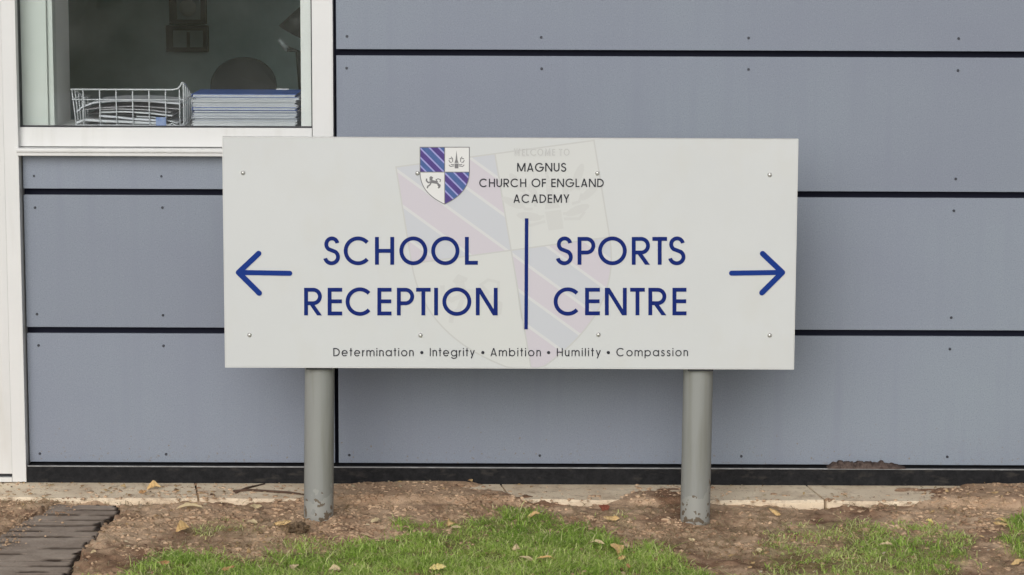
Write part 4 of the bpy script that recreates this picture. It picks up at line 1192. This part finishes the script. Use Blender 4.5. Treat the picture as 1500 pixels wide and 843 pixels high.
def leaf_mat(name, a, b_): return mat(name, a, .7, col2=b_, nscale=70, bump=.3, bscale=200, spec=.2)
LM = {'tan': leaf_mat('tan dry leaf', (0.56, 0.36, 0.15), (0.68, 0.49, 0.25)), 'yellow': leaf_mat('yellow leaf', (0.56, 0.46, 0.14), (0.62, 0.52, 0.25)),
      'brown': leaf_mat('brown dry leaf', (0.32, 0.17, 0.075), (0.48, 0.29, 0.14)), 'red brown': leaf_mat('red brown leaf', (0.16, 0.045, 0.03), (0.28, 0.10, 0.06)),
      'cream': leaf_mat('cream dry leaf', (0.48, 0.38, 0.22), (0.60, 0.49, 0.31))}
def leaf(label, u, v, lpx, wpx, tone, ang, tilt=.3, curl=.35, up=.012):
    p = gr(u, v, .01); L_ = lpx / 556; W = wpx / 556
    z = hz(p.x, p.y, up * .8)
    bm = bmesh.new(); n = 9; rows_ = []
    tw = rnd.uniform(-1.1, 1.1); kink = rnd.uniform(.25, .75); fold = rnd.uniform(-.5, .9)
    for i in range(n + 1):
        f = i / n; w = W / 2 * (math.sin(math.pi * min(1, f * .95 + .02)) ** .8) * (1 + rnd.uniform(-.28, .28))
        if i in (0, n): w = W * .03
        xx = (f - .5) * L_; zz = -abs(f - kink) * curl * L_ * .45 * (1 if fold > 0 else -1) + rnd.uniform(-.0012, .0012)
        yy = math.sin(f * 3 + tw) * L_ * .10
        a_ = tw * (f - .5) + rnd.uniform(-.12, .12)
        ca, sa = math.cos(a_), math.sin(a_)
        rows_.append([bm.verts.new((xx, yy - w * ca, zz - w * sa + w * fold)), bm.verts.new((xx, yy, zz)), bm.verts.new((xx, yy + w * ca, zz + w * sa + w * fold))])
    for A, B in zip(rows_, rows_[1:]):
        for k in (0, 1): bm.faces.new((A[k], A[k + 1], B[k + 1], B[k]))
    R3 = Matrix.Rotation(ang + rnd.uniform(-.3, .3), 4, 'Z') @ Matrix.Rotation(tilt * .8, 4, 'X') @ Matrix.Rotation(rnd.uniform(-.25, .25), 4, 'Y')
    bmesh.ops.transform(bm, matrix=R3, verts=bm.verts)
    bmesh.ops.solidify(bm, geom=bm.faces[:], thickness=.0005)
    o = mesh_obj('fallen_leaf', bm, LM[tone], None, False); o.location = (p.x, p.y, z)
    tag(o, label, 'leaf', 'fallen leaves on the verge')
leaf('yellow pointed leaf standing upright in the grass at the bottom left of centre', 641, 838, 22, 8, 'yellow', .2, 1.2, .2, .016)
leaf('tan curled leaf standing in the grass between the right post and the centre', 905, 806, 26, 18, 'tan', 1.2, .9, .7, .020)
leaf('small tan leaf lying just below the upright curled tan leaf', 911, 817, 12, 8, 'tan', .4, .5, .3, .018)
leaf('tan leaf at the top edge of the grass right of the sign centre', 781, 761, 20, 10, 'tan', -.2, .7, .4, .018)
leaf('thin cream leaf in the grass near the tall tan leaf', 874, 798, 24, 6, 'cream', -.1, .5, .2, .020)
leaf('red brown curled leaf on the soil at the right end of the turf', 884, 748, 16, 12, 'red brown', .6, .8, .9)
leaf('pinkish tan leaf resting below the red brown curled leaf', 895, 760, 24, 9, 'tan', .4, .6, .5, .016)
leaf('long pale leaf lying flat on the soil left of the left post', 278, 742, 40, 10, 'cream', -.05, .4, .3)
leaf('pale broad leaf left of the left post on bare soil', 375, 743, 18, 9, 'cream', .1, .6, .4)
leaf('cream sliver leaf lying near the foot of the left post', 369, 765, 20, 7, 'cream', -.4, .5, .2)
leaf('tan leaf half buried close to the foot of the left post', 415, 769, 24, 9, 'tan', .1, .6, .4)
leaf('brown crumpled leaf at the far left on the concrete strip', 225, 718, 22, 12, 'tan', .2, .7, .8, .010)
leaf('small brown leaf on the strip beside the crumpled one', 209, 724, 12, 8, 'brown', .5, .7, .5, .006)
leaf('brown heap leaf in the dead grass left of the left post', 268, 775, 22, 14, 'tan', .8, .8, .6)
leaf('white fleck leaf beside the edge of the dark path', 137, 811, 9, 5, 'cream', .3, .7, .3)
leaf('brown leaf in the turf at the bottom left', 240, 829, 18, 9, 'brown', .1, .7, .5, .018)
leaf('tan leaf in the turf below the left post', 335, 838, 20, 8, 'brown', -.3, .7, .4, .018)
leaf('pale leaf in the turf at the lower left of the left post', 430, 832, 18, 8, 'cream', .5, .6, .4, .018)
leaf('cream leaf bottom of picture below the left post', 490, 838, 16, 10, 'cream', .2, .7, .4, .018)
leaf('long cream leaf standing in the soil left of the centre turf', 526, 800, 20, 6, 'cream', .9, .7, .3)
leaf('pale leaf on the bare soil right of the left post', 550, 765, 14, 8, 'cream', -.3, .6, .4)
leaf('tan crumpled leaf at the left end of the raised turf', 660, 764, 20, 12, 'tan', .9, .9, .8)
leaf('cream leaf just right of the left end of the raised turf', 668, 775, 14, 6, 'cream', .2, .5, .3)
leaf('long cream leaf deep in the centre turf', 772, 823, 26, 6, 'cream', -.3, .5, .3, .022)
leaf('cream curled leaf in the worn middle of the turf', 757, 813, 14, 9, 'cream', .8, .7, .6, .022)
leaf('straw coloured leaf right of the worn middle of the turf', 800, 822, 26, 5, 'tan', .2, .4, .3, .022)
leaf('brown leaf upright at the bottom of the turf below the tall tan leaf', 922, 836, 12, 8, 'brown', 1.2, .9, .4, .020)
leaf('orange tan leaf on the soil right of the right post', 1135, 750, 20, 8, 'tan', -.3, .6, .4)
leaf('pale leaf in the soil close to the right post foot', 1111, 805, 12, 7, 'cream', -.6, .7, .4)
leaf('small cream leaf near the right post foot', 1013, 785, 11, 7, 'cream', .4, .7, .4)
leaf('upper long tan leaf at the far right edge of the verge', 1468, 758, 24, 7, 'tan', .25, .5, .3)
leaf('lower long tan leaf at the far right edge of the verge', 1466, 767, 26, 8, 'tan', .2, .5, .3)
leaf('tan leaf at the extreme lower right corner', 1492, 821, 22, 8, 'tan', -.1, .5, .3)
leaf('yellow green leaf at the top of the right hand turf patch', 1362, 760, 12, 7, 'yellow', .3, .7, .3, .016)
leaf('cream leaf at the upper right of the right hand turf patch', 1400, 764, 14, 7, 'cream', 1.0, .7, .4, .016)
leaf('cream leaf in the middle of the right hand turf patch', 1298, 800, 18, 6, 'cream', .1, .5, .3, .018)
# root tuft by the left post: clod with dead roots
p = gr(437, 776, .01)
tuft = empty('root_clod', (p.x, p.y, hz(p.x, p.y, 0))); tag(tuft, 'dark clod of roots and dead grass at the foot of the left post', 'clod')
bm = bmesh.new(); bmesh.ops.create_icosphere(bm, subdivisions=3, radius=1)
for vv in bm.verts:
    vv.co *= 1 + .9 * (float(fbm(vv.co.x * 5 + 9, vv.co.y * 5 + vv.co.z * 4, 3)) - .45) * 2
    vv.co = Vector((vv.co.x * .024, vv.co.y * .03, vv.co.z * .017)) + Vector((p.x, p.y, tuft.location.z + .008))
mesh_obj('clod', bm, mat('matted roots', (0.10, 0.07, 0.045), .95, col2=(0.24, 0.17, 0.11), nscale=120, bump=.6, bscale=300, spec=.1), tuft)
bm = bmesh.new()
for k in range(16):
    a = rnd.uniform(0, 2 * math.pi); r0 = .02; r1 = rnd.uniform(.035, .07)
    z0 = tuft.location.z + .012
    tube(bm, [(p.x + r0 * math.cos(a), p.y + r0 * math.sin(a), z0), (p.x + (r0 + r1) / 2 * math.cos(a + .2), p.y + (r0 + r1) / 2 * math.sin(a + .2), z0 + rnd.uniform(.004, .02)), (p.x + r1 * math.cos(a + .3), p.y + r1 * math.sin(a + .3), z0 - .012)], [.0006, .0006, .0003], 4)
mesh_obj('dead_roots', bm, M_straw, tuft)
